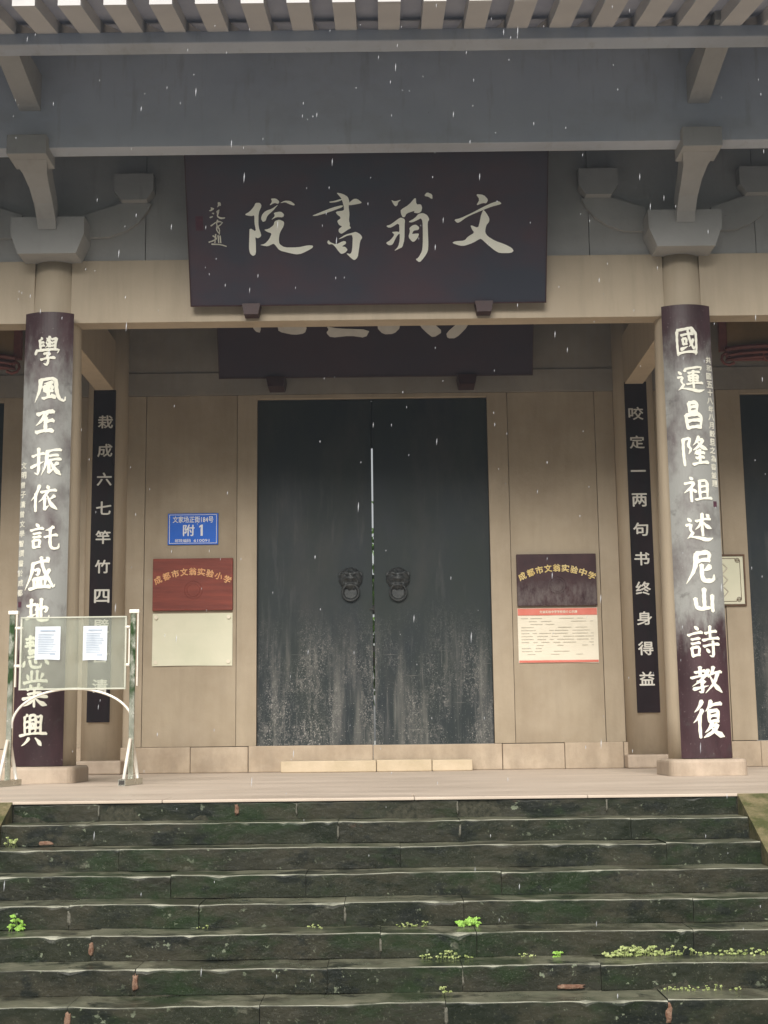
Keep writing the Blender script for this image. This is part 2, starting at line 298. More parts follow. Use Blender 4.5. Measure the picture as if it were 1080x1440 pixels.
class MB:
    def __init__(s): s.v = []; s.f = []; s.m = []
    def add(s, vs, fs, mi=0):
        b = len(s.v); s.v += [tuple(v) for v in vs]; s.f += [[i+b for i in f] for f in fs]; s.m += [mi]*len(fs); return s
    def box(s, x0, x1, y0, y1, z0, z1, bev=0.0, mi=0):
        if bev <= 0:
            return s.add([(x0,y0,z0),(x1,y0,z0),(x1,y1,z0),(x0,y1,z0),(x0,y0,z1),(x1,y0,z1),(x1,y1,z1),(x0,y1,z1)],
                  [(0,3,2,1),(4,5,6,7),(0,1,5,4),(1,2,6,5),(2,3,7,6),(3,0,4,7)], mi)
        bm = bmesh.new(); bmesh.ops.create_cube(bm, size=1)
        for v in bm.verts:
            v.co = Vector(((x0+x1)/2+v.co.x*(x1-x0), (y0+y1)/2+v.co.y*(y1-y0), (z0+z1)/2+v.co.z*(z1-z0)))
        bmesh.ops.bevel(bm, geom=bm.edges[:], offset=bev, segments=2, affect='EDGES', profile=0.5)
        return s.addbm(bm, mi)
    def addbm(s, bm, mi=0):
        bm.verts.index_update()
        s.add([v.co[:] for v in bm.verts], [[v.index for v in f.verts] for f in bm.faces], mi); bm.free(); return s
    def prism(s, pts, fn, a, b, mi=0):     # pts 2-D outline, fn(p, t) -> 3-D, t = a and b
        n = len(pts); tri = tessellate_polygon([[Vector((p[0], p[1], 0)) for p in pts]])
        vs = [fn(p, a) for p in pts] + [fn(p, b) for p in pts]
        fs = [tuple(t) for t in tri] + [tuple(i+n for i in reversed(t)) for t in tri]
        fs += [(i, (i+1) % n, (i+1) % n+n, i+n) for i in range(n)]
        return s.add(vs, fs, mi)
    def lathe(s, prof, cx, cy, seg=32, mi=0):
        vs = []; fs = []
        for r, z in prof:
            for k in range(seg):
                a = 2*math.pi*k/seg; vs.append((cx+r*math.cos(a), cy+r*math.sin(a), z))
        for i in range(len(prof)-1):
            for k in range(seg):
                k2 = (k+1) % seg; fs.append((i*seg+k, i*seg+k2, (i+1)*seg+k2, (i+1)*seg+k))
        fs.append(tuple(range(seg-1, -1, -1))); fs.append(tuple((len(prof)-1)*seg+k for k in range(seg)))
        return s.add(vs, fs, mi)
    def tube(s, pts, r, seg=8, mi=0):
        pts = [Vector(p) for p in pts]; vs = []; fs = []
        for i, p in enumerate(pts):
            d = (pts[min(i+1, len(pts)-1)] - pts[max(i-1, 0)]).normalized()
            a = d.cross(Vector((0, 1, 0))) if abs(d.y) < .9 else d.cross(Vector((1, 0, 0)))
            a.normalize(); b = d.cross(a)
            for k in range(seg):
                t = 2*math.pi*k/seg; vs.append(p + a*math.cos(t)*r + b*math.sin(t)*r)
        for i in range(len(pts)-1):
            for k in range(seg):
                k2 = (k+1) % seg; fs.append((i*seg+k, i*seg+k2, (i+1)*seg+k2, (i+1)*seg+k))
        fs.append(tuple(range(seg))); fs.append(tuple((len(pts)-1)*seg+k for k in range(seg-1, -1, -1)))
        return s.add(vs, fs, mi)
    def out(s, name, m, parent=None, origin=None, mats=None, smooth=False):
        return put(name, s.v, s.f, m, parent, origin, mats, s.m if mats else None, smooth)

# ------------------------------------------------------------------ brush lettering
PROF = {'h': (1.05, .72, .74, .9, 1.1), 's': (1.15, .9, .88, .9, .8), 'p': (1.15, 1.0, .8, .5, .12), 'n': (.4, .75, 1.2, 1.35, .25),
        'd': (.35, .9, 1.25, .8), 't': (1.15, .9, .6, .15), 'g': (1.0, .85, .95, .95, .9, .75, .25)}
def prof(k, t):
    a = PROF[k]; x = t*(len(a)-1); i = min(int(x), len(a)-2); return a[i]+(a[i+1]-a[i])*(x-i)
def brush(mb, code, fn, W, base=0.0, lift=0.006):
    """code: 'h x y x y; ...' in a 0..100 box (y down); fn(x, y, off) -> 3-D point"""
    for si, st in enumerate(code.split(';')):
        t = st.split()
        if not t: continue
        k = t[0]; c = list(map(float, t[1:])); pts = [Vector((c[i], c[i+1])) for i in range(0, len(c), 2)]
        # light smoothing so that turns are brushed, not mitred
        if len(pts) > 2:
            q = [pts[0]]
            for i in range(len(pts)-1):
                q += [pts[i].lerp(pts[i+1], .22), pts[i].lerp(pts[i+1], .78)]
            q.append(pts[-1]); pts = q
        elif (pts[1]-pts[0]).length > 25 and k in 'hpns':
            d = pts[1]-pts[0]; nn = Vector((-d.y, d.x))
            bend = {'h': -.035, 'p': -.07, 'n': .07, 's': .02}[k]
            pts = [pts[0], pts[0]+d*.33+nn*bend, pts[0]+d*.67+nn*bend, pts[1]]
        L = [0]
        for i in range(1, len(pts)): L.append(L[-1]+(pts[i]-pts[i-1]).length)
        n = max(4, int(L[-1]/6)); row = []
        for j in range(n+1):
            s = L[-1]*j/n; i = 0
            while i < len(L)-2 and L[i+1] < s: i += 1
            u = (s-L[i])/max(L[i+1]-L[i], 1e-6); p = pts[i].lerp(pts[i+1], u); row.append(p)
        top = []; bot = []
        for j, p in enumerate(row):
            d = (row[min(j+1, n)]-row[max(j-1, 0)]).normalized(); nn = Vector((-d.y, d.x))
            if k == 'h': nn = (nn + Vector((.35, 0))).normalized()
            w = W*prof(k, j/n)*0.5*(1+.10*math.sin(j*1.7+si*2.1))
            e = p
            top.append(e+nn*w); bot.append(e-nn*w)
        cap0 = row[0]-(row[1]-row[0]).normalized()*W*.3*prof(k, 0); cap1 = row[-1]+(row[-1]-row[-2]).normalized()*W*.35*prof(k, 1)
        loop = [cap0]+top+[cap1]+bot[::-1]
        o1 = lift+si*0.00035; N = len(loop)
        vs = [fn(p.x, p.y, o1) for p in loop]+[fn(p.x, p.y, base) for p in loop]
        m = len(top); fs = []
        fs.append((0, 1, 2*m+1)); fs.append((m, m+1, m+2))
        for j in range(m-1): fs.append((1+j, 2+j, 2*m-j, 2*m+1-j))
        fs += [(i, (i+1) % N, (i+1) % N+N, i+N) for i in range(N)]
        mb.add(vs, fs)
def chaikin(p):
    q = []
    for i in range(len(p)):
        a, b = p[i], p[(i+1) % len(p)]
        q += [(a[0]*.8+b[0]*.2, a[1]*.8+b[1]*.2), (a[0]*.2+b[0]*.8, a[1]*.2+b[1]*.8)]
    return q
def traced(mb, data, fn, lift=0.012):
    for k, s in enumerate(data.split('|')):
        p = chaikin([tuple(float(a)/1000 for a in q.split(',')) for q in s.split()])
        mb.prism(p, lambda q, t, k=k: fn(q[0], q[1], t+(k*.0006 if t > 0 else 0)), lift, 0.0)
_tc = {}
def glyphs(text, bold=0.0):                # filled outline of a text line, centred, height about 1
    key = (text, bold)
    if key not in _tc:
        cu = bpy.data.curves.new('t', 'FONT'); cu.body = text; cu.size = 1; cu.offset = bold; cu.resolution_u = 2
        cu.extrude = 0.0
        ob = bpy.data.objects.new('t', cu); COL.objects.link(ob)
        bpy.context.view_layer.update()
        me = bpy.data.meshes.new_from_object(ob)
        vs = [v.co[:] for v in me.vertices]; fs = [tuple(p.vertices) for p in me.polygons]
        bpy.data.objects.remove(ob); bpy.data.curves.remove(cu); bpy.data.meshes.remove(me)
        x0, x1 = min(v[0] for v in vs), max(v[0] for v in vs); y0, y1 = min(v[1] for v in vs), max(v[1] for v in vs)
        _tc[key] = ([(v[0]-(x0+x1)/2, v[1]-(y0+y1)/2) for v in vs], fs, x1-x0, y1-y0)
    return _tc[key]
def text(mb, s, fn, cx, cy, w=None, h=None, rot=0.0, bold=0.0, lift=0.004, maxw=None):
    """flat print / thin raised lettering; fn(u, w, off)"""
    vs, fs, gw, gh = glyphs(s)
    sx = (w/gw if w else None); sy = (h/gh if h else None)
    sx = sx or sy; sy = sy or sx
    if maxw and gw*sx > maxw: sx = maxw/gw
    c, si = math.cos(rot), math.sin(rot)
    d = 0.9*bold
    for k, (ox, oy) in enumerate([(0, 0)] + ([(d, 0), (-d, 0), (0, d), (0, -d)] if bold else [])):
        mb.add([fn(cx+((x+ox)*sx)*c-((y+oy)*sy)*si, cy+((x+ox)*sx)*si+((y+oy)*sy)*c, lift+k*0.00025) for x, y in vs], fs)
TR_WEN = '1162,1146 1245,1137 1294,1087 1275,1047 1237,1053 1166,1026 1204,1088|931,883 1003,898 1129,954 1254,1018 1338,1054 1405,1070 1437,1045 1413,1033 1330,1013 1238,979 1104,926 1045,894 995,857 965,848|1242,986 1271,953 1307,895 1305,858 1272,817 1262,747 1290,706 1366,659 1484,616 1552,578 1569,549 1540,527 1417,528 1366,556 1290,619 1231,673 1210,682 1130,637 1045,609 995,610 910,640 944,658 1045,663 1079,704 1150,744 1121,782 1106,827 1188,793 1205,855 1217,920'
TR_WENG = '266,1097 303,1078 376,1099 338,1069 334,1041 312,1026 291,1048|615,1133 646,1172 702,1147 704,1098 680,1108 668,1120|527,1125 532,1045 580,1048 595,1014 585,971 554,953 504,959 516,981 428,954 409,914 384,915 368,955 365,992 454,1043|210,827 257,839 346,903 371,912 412,893 407,831 404,683 381,602 352,590 289,560 337,609 353,677 354,751 319,715 277,628 236,623 204,648 255,678 300,734 266,762 326,767 351,758 348,857 263,808 231,809|443,865 516,904 554,947 604,957 648,933 670,890 651,859 654,754 658,630 653,556 615,494 564,438 519,473 551,488 590,556 599,631 600,755 598,866 582,903 541,882 484,858|455,800 490,830 528,837 563,808 553,780 502,775 483,738 527,743 560,743 546,700 508,657 483,660 445,707 464,769'
TR_SHU = '-316,1179 -246,1164 -191,1133 -175,1078 -186,1031 -177,956 -185,887 -175,853 -179,832 -162,808 -197,792 -233,768 -268,748 -296,769 -295,800 -256,827 -291,841 -311,885 -272,909 -279,930 -306,947 -327,981 -236,991 -235,1025 -251,1093 -271,1131|-579,940 -502,970 -361,1023 -249,1049 -245,1028 -347,992 -432,965 -530,938|-391,1084 -338,1091 -261,1113 -255,1098 -311,1079 -381,1073|-192,1058 -136,1109 -94,1112 -42,1070 -67,1060 -179,1043|-308,690 -226,740 -145,760 -113,769 -65,742 -44,707 -69,673 -85,570 -97,501 -132,470 -160,487 -223,547 -173,536 -155,577 -145,736 -198,733 -255,706|-406,687 -389,663 -326,638 -248,675 -220,668 -221,644 -267,617 -228,613 -202,581 -230,551 -272,537 -300,565 -334,614 -368,645 -404,639 -421,663'
TR_YUAN = '-1171,1081 -1124,1081 -1106,1050 -1143,976 -1148,833 -1120,749 -1128,727 -1159,712 -1186,727 -1180,667 -1184,545 -1216,527 -1246,554 -1256,607 -1247,743 -1242,823 -1173,780 -1189,878 -1186,954 -1221,943 -1294,959 -1235,992 -1187,1044|-1008,1124 -954,1125 -917,1093 -929,1067 -971,1079 -1026,1049 -994,1094|-1066,997 -996,1019 -925,1067 -989,997 -1052,945 -1069,892 -1100,883 -1118,915 -1105,960|-914,1074 -863,1101 -802,1098 -753,1061 -765,1048 -818,1066 -856,1085|-982,978 -905,990 -871,958 -883,928 -952,932 -1015,899 -967,944|-973,891 -922,906 -873,882 -878,837 -922,770 -936,702 -930,649 -877,614 -737,612 -621,634 -571,629 -579,603 -693,547 -755,539 -847,560 -932,584 -969,634 -991,657 -1054,627 -1100,635 -1139,643 -1084,654 -1036,703 -1007,763 -1057,779 -1089,802 -1041,809 -986,846'
TR_SIG = '-1572,1094 -1543,1091 -1536,1055 -1561,1053 -1581,1035 -1569,1067|-1651,1044 -1604,1027 -1647,999 -1672,1005 -1642,1019|-1666,941 -1628,951 -1628,939 -1658,925|-1639,982 -1614,986 -1615,965 -1635,974|-1592,998 -1554,1022 -1564,977 -1576,949 -1540,934 -1496,935 -1503,921 -1550,915 -1586,941 -1583,977'
TR_SIGL = '-1579,908 -1593,875 -1586,842|-1593,887 -1534,895 -1526,874 -1582,838|-1653,847 -1601,883|-1590,838 -1596,801 -1572,772|-1582,834 -1562,813 -1568,759|-1606,760 -1618,669|-1636,744 -1599,718|-1643,690 -1600,710|-1581,747 -1576,668|-1560,743 -1555,668|-1681,678 -1643,690|-1652,657 -1556,652 -1497,632'
TR_IN = '-1500,604 -1478,853 -1395,852 -1399,728 -1397,534 -1460,549|-1180,615 -1105,793 -856,790 -805,596 -835,519 -974,501 -1168,545|-554,607 -416,578 1,559 -56,454 -251,484 -502,460 -562,524 -528,565|85,586 142,751 365,776 391,582 306,500 167,496|641,593 559,801 726,827 808,633 933,520 808,444 724,509|1253,586 1336,820 1225,821 1156,656 975,506 989,436 1100,435'

# ================================================================== SETTING
SX0, SX1 = -2.59, 2.71                       # clear width of the stair
ED, TR, RI, NS = 10.24, 0.3055, 0.1495, 9    # platform edge, tread, riser, number of steps
GZ = -RI*NS
mb = MB(); mb.box(-120, 120, -120, ED+0.5, GZ-0.3, GZ); g = tag(mb.out('ground', M['ground']), kind='structure')
mb = MB(); mb.box(-120, 120, 24.2, 120, -0.6, -0.15); tag(mb.out('courtyard', M['gardenground']), kind='structure')

# porch floor: one sheet with its edge slabs laid along the front
mb = MB(); mb.box(-9.2, 9.2, ED+0.5, 24.2, GZ, 0.0); pf = tag(mb.out('porch_floor', M['floor'], origin=(0, ED+.5, 0)), kind='structure')
xs = [-9.2, -7.6, -6.1, -4.4, -2.95, -1.50, 0.35, 1.62, 3.02, 4.6, 6.2, 7.8, 9.2]
for a, b in zip(xs, xs[1:]):
    mb = MB(); mb.box(a+.0015, b-.0015, ED-.004, ED+0.498, -0.022, 0.0, 0.005); mb.out('edge_slab', M['floor'], pf)
mb = MB(); mb.box(-9.2, 9.2, ED+.03, ED+.5, GZ, -.025); mb.out('platform_face', M['core'], pf)

# unseen trees behind the photographer, green in the posts; height shaped to block low sky
rnd = random.Random(9); mb = MB()
for i in range(34):
    x = -70+i*4.2+rnd.uniform(-1, 1); y = -30+rnd.uniform(-3, 3); hh = rnd.uniform(13, 18)
    mb.tube([(x, y, GZ), (x+.2, y, GZ+hh*.5)], .2, 6)
    for j in range(6):
        bm = bmesh.new(); bmesh.ops.create_icosphere(bm, subdivisions=3, radius=1)
        c = Vector((x+rnd.uniform(-1.8, 1.8), y+rnd.uniform(-1, 1), GZ+hh*rnd.uniform(.25, .8))); rr = rnd.uniform(2.4, 3.6)
        for v in bm.verts: v.co = c+v.co*rr*(1+.35*noise.noise(v.co*2.3+c))
        mb.addbm(bm)
tag(mb.out('sky_blocking_trees', M['leaf']), 'unseen row of dense green trees behind the camera, shaped to block low sky', 'trees', kind='stuff')

# ---- stone stair: every block is its own piece
joints = [[-1.965, -0.515, 0.664, 1.759], [-1.994, -0.202, 0.665, 1.876], [-1.695, 0.236, 2.059], [-1.289, -0.395, 0.899],
          [-1.889, -1.058, -0.128, 0.63, 2.095], [-1.68, 0.099, 0.689, 2.021], [-1.351, -0.216, 0.582, 1.401],
          [-1.676, -0.587, 0.469, 1.73], [-2.0, -0.9, 0.2, 1.3]]
mb = MB()
for k in range(NS):
    mb.box(SX0-.5, SX1+.5, ED-k*TR+0.022, ED-k*TR+.45, GZ, -k*RI-0.014)
st = tag(mb.out('stone_steps', M['jointfill'], origin=(0, ED, GZ)), kind='structure')
def block(x0, x1, yf, yb, zt, zb, seed):
    rnd = random.Random(seed); n = max(3, int((x1-x0)/0.035)); vs = []; fs = []; fm = []
    dy = rnd.uniform(-.006, .006); dz = rnd.uniform(-.003, .003)*0+rnd.uniform(-.0035, 0)
    chips = [(rnd.uniform(x0, x1), rnd.uniform(.025, .11), rnd.uniform(.005, .028)) for _ in range(rnd.randint(0, 3))]
    chips += [(x0, .04, rnd.uniform(.0, .014)), (x1, .04, rnd.uniform(.0, .014))]
    for i in range(n+1):
        x = x0+(x1-x0)*i/n
        w = 0.018*noise.noise(Vector((x*1.9, seed*1.7, 0)))+0.008*noise.noise(Vector((x*8, seed*3.1, 4)))
        c = sum(h*max(0, 1-abs(x-cx)/ww)**1.3 for cx, ww, h in chips)
        r = 0.005+abs(0.004*noise.noise(Vector((x*5, seed, 8))))+c*.8
        y = yf+dy+w; z = zt+dz+0.4*w
        rb = 0.004*noise.noise(Vector((x*6, seed, 15)))
        prof = [(yb, z), (y+r*1.6, z), (y+r*.7, z-r*.22), (y+r*.22, z-r*.62), (y, z-r*1.35), (y+.004+rb, (zt+zb)/2), (y+.009-rb, zb), (yb, zb)]
        vs += [(x, a, b) for a, b in prof]
    m = 8
    for i in range(n):
        for j in range(m):
            j2 = (j+1) % m
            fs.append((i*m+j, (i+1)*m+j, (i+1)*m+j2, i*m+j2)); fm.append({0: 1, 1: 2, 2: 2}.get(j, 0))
    fs += [tuple(range(m-1, -1, -1)), tuple(n*m+j for j in range(m))]; fm += [0, 0]
    return vs, fs, fm
for k in range(NS):
    yf = ED-k*TR
    top = -k*RI if k else -0.024
    js = [SX0]+joints[k]+[SX1]
    if k >= 2: js[0] = SX0; js[-1] = SX1
    for i in range(len(js)-1):
        g1 = 0.001+0.0025*random.random()
        vs, fs, fm = block(js[i]+g1, js[i+1]-g1, yf+(0.012 if k == 0 else 0), yf+TR+.07, top, -(k+1)*RI+0.002, k*17+i*3+1)
        if k == 0: fm = [0]*len(fm)
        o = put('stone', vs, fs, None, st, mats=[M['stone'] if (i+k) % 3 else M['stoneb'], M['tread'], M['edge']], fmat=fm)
# mortar and broken brick showing in some joints
def lump(name, m, x, y, z, w, h, d, seed, parent):
    bm = bmesh.new(); bmesh.ops.create_icosphere(bm, subdivisions=3, radius=1)
    for v in bm.verts:
        f = 1+.35*noise.noise(v.co*1.7+Vector((seed*3.3, 0, 0)))+.15*noise.noise(v.co*5+Vector((0, seed, 0)))
        q = Vector([math.copysign(abs(c)**.55, c) for c in v.co]); q.z += .25*noise.noise(Vector((v.co.x*2, seed, 1)))
        v.co = Vector((x+q.x*w*f*.85+.3*w*noise.noise(Vector((seed, 0, v.co.z*2.2))), y+v.co.y*d*f, z+q.z*h*f*.85))
    mb = MB(); mb.addbm(bm); return mb.out(name, m, parent, smooth=True)
for k, x, w, h, kind in [(0, -.953, .018, .045, 'mortar'), (5, -1.68, .018, .05, 'mortar'), (6, -1.351, .020, .055, 'mortar'),
                         (7, -1.676, .022, .06, 'mortar'), (7, 1.73, .024, .06, 'mortar'), (1, -2.28, .07, .018, 'mortar'), (6, 1.22, .09, .015, 'mortar'),
                         (0, -1.965, .008, .05, 'palemortar'), (0, -.515, .007, .05, 'palemortar'), (0, .664, .008, .05, 'palemortar'),
                         (0, 1.759, .008, .05, 'palemortar'), (1, -.202, .010, .05, 'palemortar'), (1, .665, .009, .05, 'palemortar'),
                         (4, -1.889, .013, .055, 'palemortar'), (4, -.128, .010, .05, 'palemortar'), (6, .582, .012, .05, 'palemortar'),
                         (7, .469, .012, .06, 'palemortar'), (5, .099, .010, .05, 'palemortar')]:
    zc = -k*RI-RI*(.5 if h > .03 else .85)
    lump('mortar', M[kind], x, ED-k*TR+.012, zc, w, h, .014, k+x, st)
# sloping cheek stones
for sx, a, b in ((-1, SX0-.62, SX0-.006), (1, SX1+.006, SX1+.62)):
    ch = None; L = NS*TR; cuts = [0, .95, 2.05, L]
    for i in range(3):
        y0, y1 = ED-cuts[i]-.004, ED-cuts[i+1]+.004; s_ = RI/TR
        mb = MB(); n = 10; lo = []
        pts = []
        for j in range(n+1):
            y = y0+(y1-y0)*j/n; pts.append((y, (y-ED)*s_+.004*noise.noise(Vector((y*3, sx, i)))))
        pts += [(y1, GZ-.02), (y0, GZ-.02)]
        mb.prism(pts, lambda p, t: (t, p[0], p[1]), a, b)
        mb.out('cheek_stone', M['cheek'], st)

# ================================================================== GATE HALL (one building)
CX = (-3.425, 3.42)
hall = thing('gate_hall', (0, 17.45, 0), 'beige painted stone gate hall with eaves tinted grey for haze, round columns and a double door', 'building')
H = hall
# columns
for x in CX:
    mb = MB()
    mb.lathe([(.328, .17), (.326, .6), (.320, 1.6), (.310, 2.8), (.295, 4.0), (.275, 4.9), (.258, 5.3), (.250, 5.58)], x, 14.5, 48)
    c = mb.out('column', M['beam'], H, (x, 14.5, 0), smooth=False)
    for p in c.data.polygons: p.use_smooth = abs(p.normal.z) < .9
    mb = MB(); bm = bmesh.new(); bmesh.ops.create_cube(bm, size=1)
    for v in bm.verts: v.co = Vector((x+v.co.x*.80, 14.5+v.co.y*.80, .086+v.co.z*.168))
    up_ = [e for e in bm.edges if abs(e.verts[0].co.z-e.verts[1].co.z) > .1]
    bmesh.ops.bevel(bm, geom=up_, offset=.10, segments=5, affect='EDGES', profile=.5)
    tp_ = [e for e in bm.edges if e.verts[0].co.z > .16 and e.verts[1].co.z > .16]
    bmesh.ops.bevel(bm, geom=tp_, offset=.035, segments=3, affect='EDGES', profile=.5)
    mb.addbm(bm)
    c2 = mb.out('column_plinth', M['plinth'], H, (x, 14.5, 0))
    # capital block
    mb = MB(); o = [(-.31, 5.575), (.31, 5.575), (.392, 5.79), (.395, 5.985), (-.395, 5.985), (-.392, 5.79)]
    mb.prism(o, lambda p, t: (x+p[0], t, p[1]), 14.0, 14.85); mb.out('capital_block', M['cap'], H, (x, 14.5, 5.57))
    # curved brace carried out to the fascia
    fr = [(13.99, 5.84), (13.93, 5.94), (13.80, 6.06), (13.62, 6.16), (13.42, 6.235), (13.22, 6.29)]
    bk = [(14.16, 5.92), (14.10, 6.06), (13.97, 6.20), (13.80, 6.31), (13.62, 6.40), (13.44, 6.46)]
    wd = [.098, .098, .100, .106, .125, .172]
    mb = MB(); vs = []
    for (a, b), (c_, d_), w in zip(fr, bk, wd): vs += [(x-w, a, b), (x+w, a, b), (x+w, c_, d_), (x-w, c_, d_)]
    fs = [(0, 3, 2, 1), (20, 21, 22, 23)]
    for i in range(5):
        for j in range(4): fs.append((i*4+j, i*4+(j+1) % 4, (i+1)*4+(j+1) % 4, (i+1)*4+j))
    mb.add(vs, fs); mb.out('curved_brace', M['cap'], H, (x, 14, 5.85))
    mb = MB(); mb.box(x-.20, x+.20, 13.07, 13.46, 6.292, 6.50, .006); mb.out('brace_block', M['cap'], H, (x, 13.3, 6.29))
    # cantilever arm from fascia to eave purlin
    mb = MB(); mb.prism([(13.4, 6.76), (11.93, 7.03), (11.93, 7.12), (12.1, 7.14), (13.4, 7.2)], lambda p, t: (x+t, p[0], p[1]), -.108, .108)
    mb.out('cantilever_arm', M['cap'], H, (x, 13.2, 6.9))
    # gong arms and their blocks, both sides
    for s in (-1, 1):
        low = [(.36, 5.86), (.60, 5.865), (.78, 5.93), (.92, 6.03), (1.02, 6.16), (1.06, 6.245)]
        up = [(.74, 6.255), (.55, 6.19), (.36, 6.13)]
        mb = MB(); mb.prism(low+up, lambda p, t: (x+s*p[0], t, p[1]), 14.30, 14.355); mb.out('bracket_arm', M['cap'], H, (x, 14.25, 5.86))
        mb = MB(); o = [(.74, 6.25), (1.02, 6.25), (1.095, 6.36), (1.095, 6.55), (.665, 6.55), (.665, 6.36)]
        mb.prism(o, lambda p, t: (x+s*p[0], t, p[1]), 14.20, 14.355); mb.out('bracket_block', M['cap'], H, (x+s*.88, 14.2, 6.25))
# lintels between and beyond the columns
for a, b in ((-9.0, CX[0]), (CX[0], CX[1]), (CX[1], 9.0)):
    mb = MB(); mb.box(a+(.2 if a > -9 else 0), b-(.2 if b < 9 else 0), 14.32, 14.56, 4.895, 5.60, .004); mb.out('lintel', M['beam'], H)
# wall panels above the lintel with open vertical joints
ux = [-9.0, -7.4, -5.9, -4.40, -2.432, 2.438, 4.264, 5.8, 7.4, 9.0]
for a, b in zip(ux, ux[1:]):
    mb = MB(); mb.box(a+.004, b-.004, 14.355, 14.50, 5.606, 7.9); mb.out('upper_wall_panel', M['cap'], H)
mb = MB(); mb.box(-9.0, 9.0, 14.50, 14.58, 5.61, 7.9); mb.out('upper_wall_core', M['core'], H)
# eave: fascia, purlin
mb = MB(); mb.box(-9.2, 9.2, 13.18, 13.40, 6.40, 7.50, .004); mb.out('fascia_beam', M['eave'], H)
mb = MB(); mb.box(-9.2, 9.2, 12.0, 12.22, 6.898, 7.02, .012); mb.out('eave_purlin', M['eave'], H)
# rafters
mb = MB()
x0 = -2.965
mb.prism([(11.15, 6.81), (12.1, 7.028), (13.2, 7.523), (13.2, 7.66), (12.1, 7.165), (11.15, 6.935)],
         lambda p, t: (x0+t, p[0], p[1]), -.1, .1)
r0 = mb.out('rafter', M['rafter'], H, (x0, 11.15, 6.81))
for k in range(-15, 31):
    if k: dup(r0, (x0+.402*k, 11.15, 6.81))
# roof slab and tiled top
mb = MB(); pr = [(11.10, 6.93), (12.1, 7.16), (18.0, 9.815), (24.6, 7.0), (24.6, 7.12), (18.0, 9.97), (12.1, 7.30), (11.10, 7.04)]
mb.prism(pr, lambda p, t: (t, p[0], p[1]), -9.6, 9.6); mb.out('roof_boards', M['soffit'], H)
mb = MB()
for k in range(60):
    x = -9.5+k*19/59
    mb.tube([(x, 11.0, 7.09), (x, 12.1, 7.34), (x, 18, 10.01)], .085, 6); mb.tube([(x, 18, 10.01), (x, 24.7, 7.15)], .085, 6)
tag(mb.out('roof_tiles', M['tile'], H), kind='stuff')
# end walls
for a, b in ((-9.2, -9.0), (9.0, 9.2)):
    mb = MB(); mb.prism([(14.3, .002), (24, .002), (24, 7.1), (18, 9.75), (14.3, 8.05)], lambda p, t: (t, p[0], p[1]), a, b); mb.out('end_wall', M['wall'], H)
# ---- inner wall, Y = 17.45
mb = MB()
for a, b in ((-9, -7.3), (-4.80, -1.50), (1.52, 4.82), (7.3, 9)): mb.box(a, b, 17.50, 17.75, .0, 9.6)
for a, b in ((-7.3, -4.80), (-1.50, 1.52), (4.82, 7.3)): mb.box(a, b, 17.50, 17.75, 4.83, 9.6)
mb.out('inner_wall_core', M['core'], H, (0, 17.5, 0))
def wall_piece(name, a, b, z0, z1, y=17.45, m='wall', bev=.004):
    mb = MB(); mb.box(a, b, y, 17.5, z0, z1, bev); return mb.out(name, M[m], H)
for a, b, n_, y, m in [(-1.745, -1.49, 'door_jamb', 17.435, 'wall'), (-2.935, -1.751, 'wall_panel', 17.452, 'wall2'), (-3.19, -2.941, 'wall_stile', 17.445, 'wall'),
                    (1.512, 1.771, 'door_jamb', 17.435, 'wall'), (1.777, 2.911, 'wall_panel', 17.452, 'wall2'), (2.917, 3.16, 'wall_stile', 17.445, 'wall'),
                    (3.68, 3.95, 'wall_stile', 17.445, 'wall'), (3.956, 4.500, 'wall_panel', 17.452, 'wall2'), (4.506, 4.82, 'door_jamb', 17.435, 'wall'),
                    (-3.95, -3.68, 'wall_stile', 17.445, 'wall'), (-4.50, -3.956, 'wall_panel', 17.452, 'wall2'), (-4.80, -4.506, 'door_jamb', 17.435, 'wall'),
                    (-9, -7.3, 'wall_panel', 17.45, 'wall'), (7.3, 9, 'wall_panel', 17.45, 'wall')]:
    wall_piece(n_, a, b, .325, 4.855, y, m)
for a, b in ((-7.3, -4.80), (-1.49, 1.512), (4.82, 7.3)): wall_piece('door_head', a, b, 4.80, 4.855, 17.43, 'wall')
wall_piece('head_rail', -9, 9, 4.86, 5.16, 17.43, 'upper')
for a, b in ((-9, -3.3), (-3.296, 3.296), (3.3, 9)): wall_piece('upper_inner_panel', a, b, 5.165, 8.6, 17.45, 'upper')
# skirting stones
sk = [-4.80, -3.80, -3.10, -2.31, -1.585, -.02, 1.60, 2.38, 3.12, 3.80, 4.84]
for i, (a, b) in enumerate(zip(sk, sk[1:])):
    mb = MB(); y = 17.385+.006*((i*7) % 3)
    mb.box(a+.003, b-.003, y, 17.75, .002, .318+.004*((i*5) % 3), .010); mb.out('skirting_stone', M['skirt'], H)
for a, b in ((-9, -4.80), (4.84, 9)):
    mb = MB(); mb.box(a, b, 17.39, 17.75, .002, .32, .008); mb.out('skirting_stone', M['skirt'], H)
mb = MB(); mb.box(-9, 9, 14.6, 17.44, 6.86, 6.90); mb.out('added_porch_ceiling', M['ceil'], H)  # unseen ceiling, added to deepen the shade in the upper porch
for k in range(23):
    mb = MB(); x = -8.8+.8*k; mb.box(x-.05, x+.05, 14.6, 17.44, 6.76, 6.858); mb.out('added_ceiling_joist', M['ceil'], H)
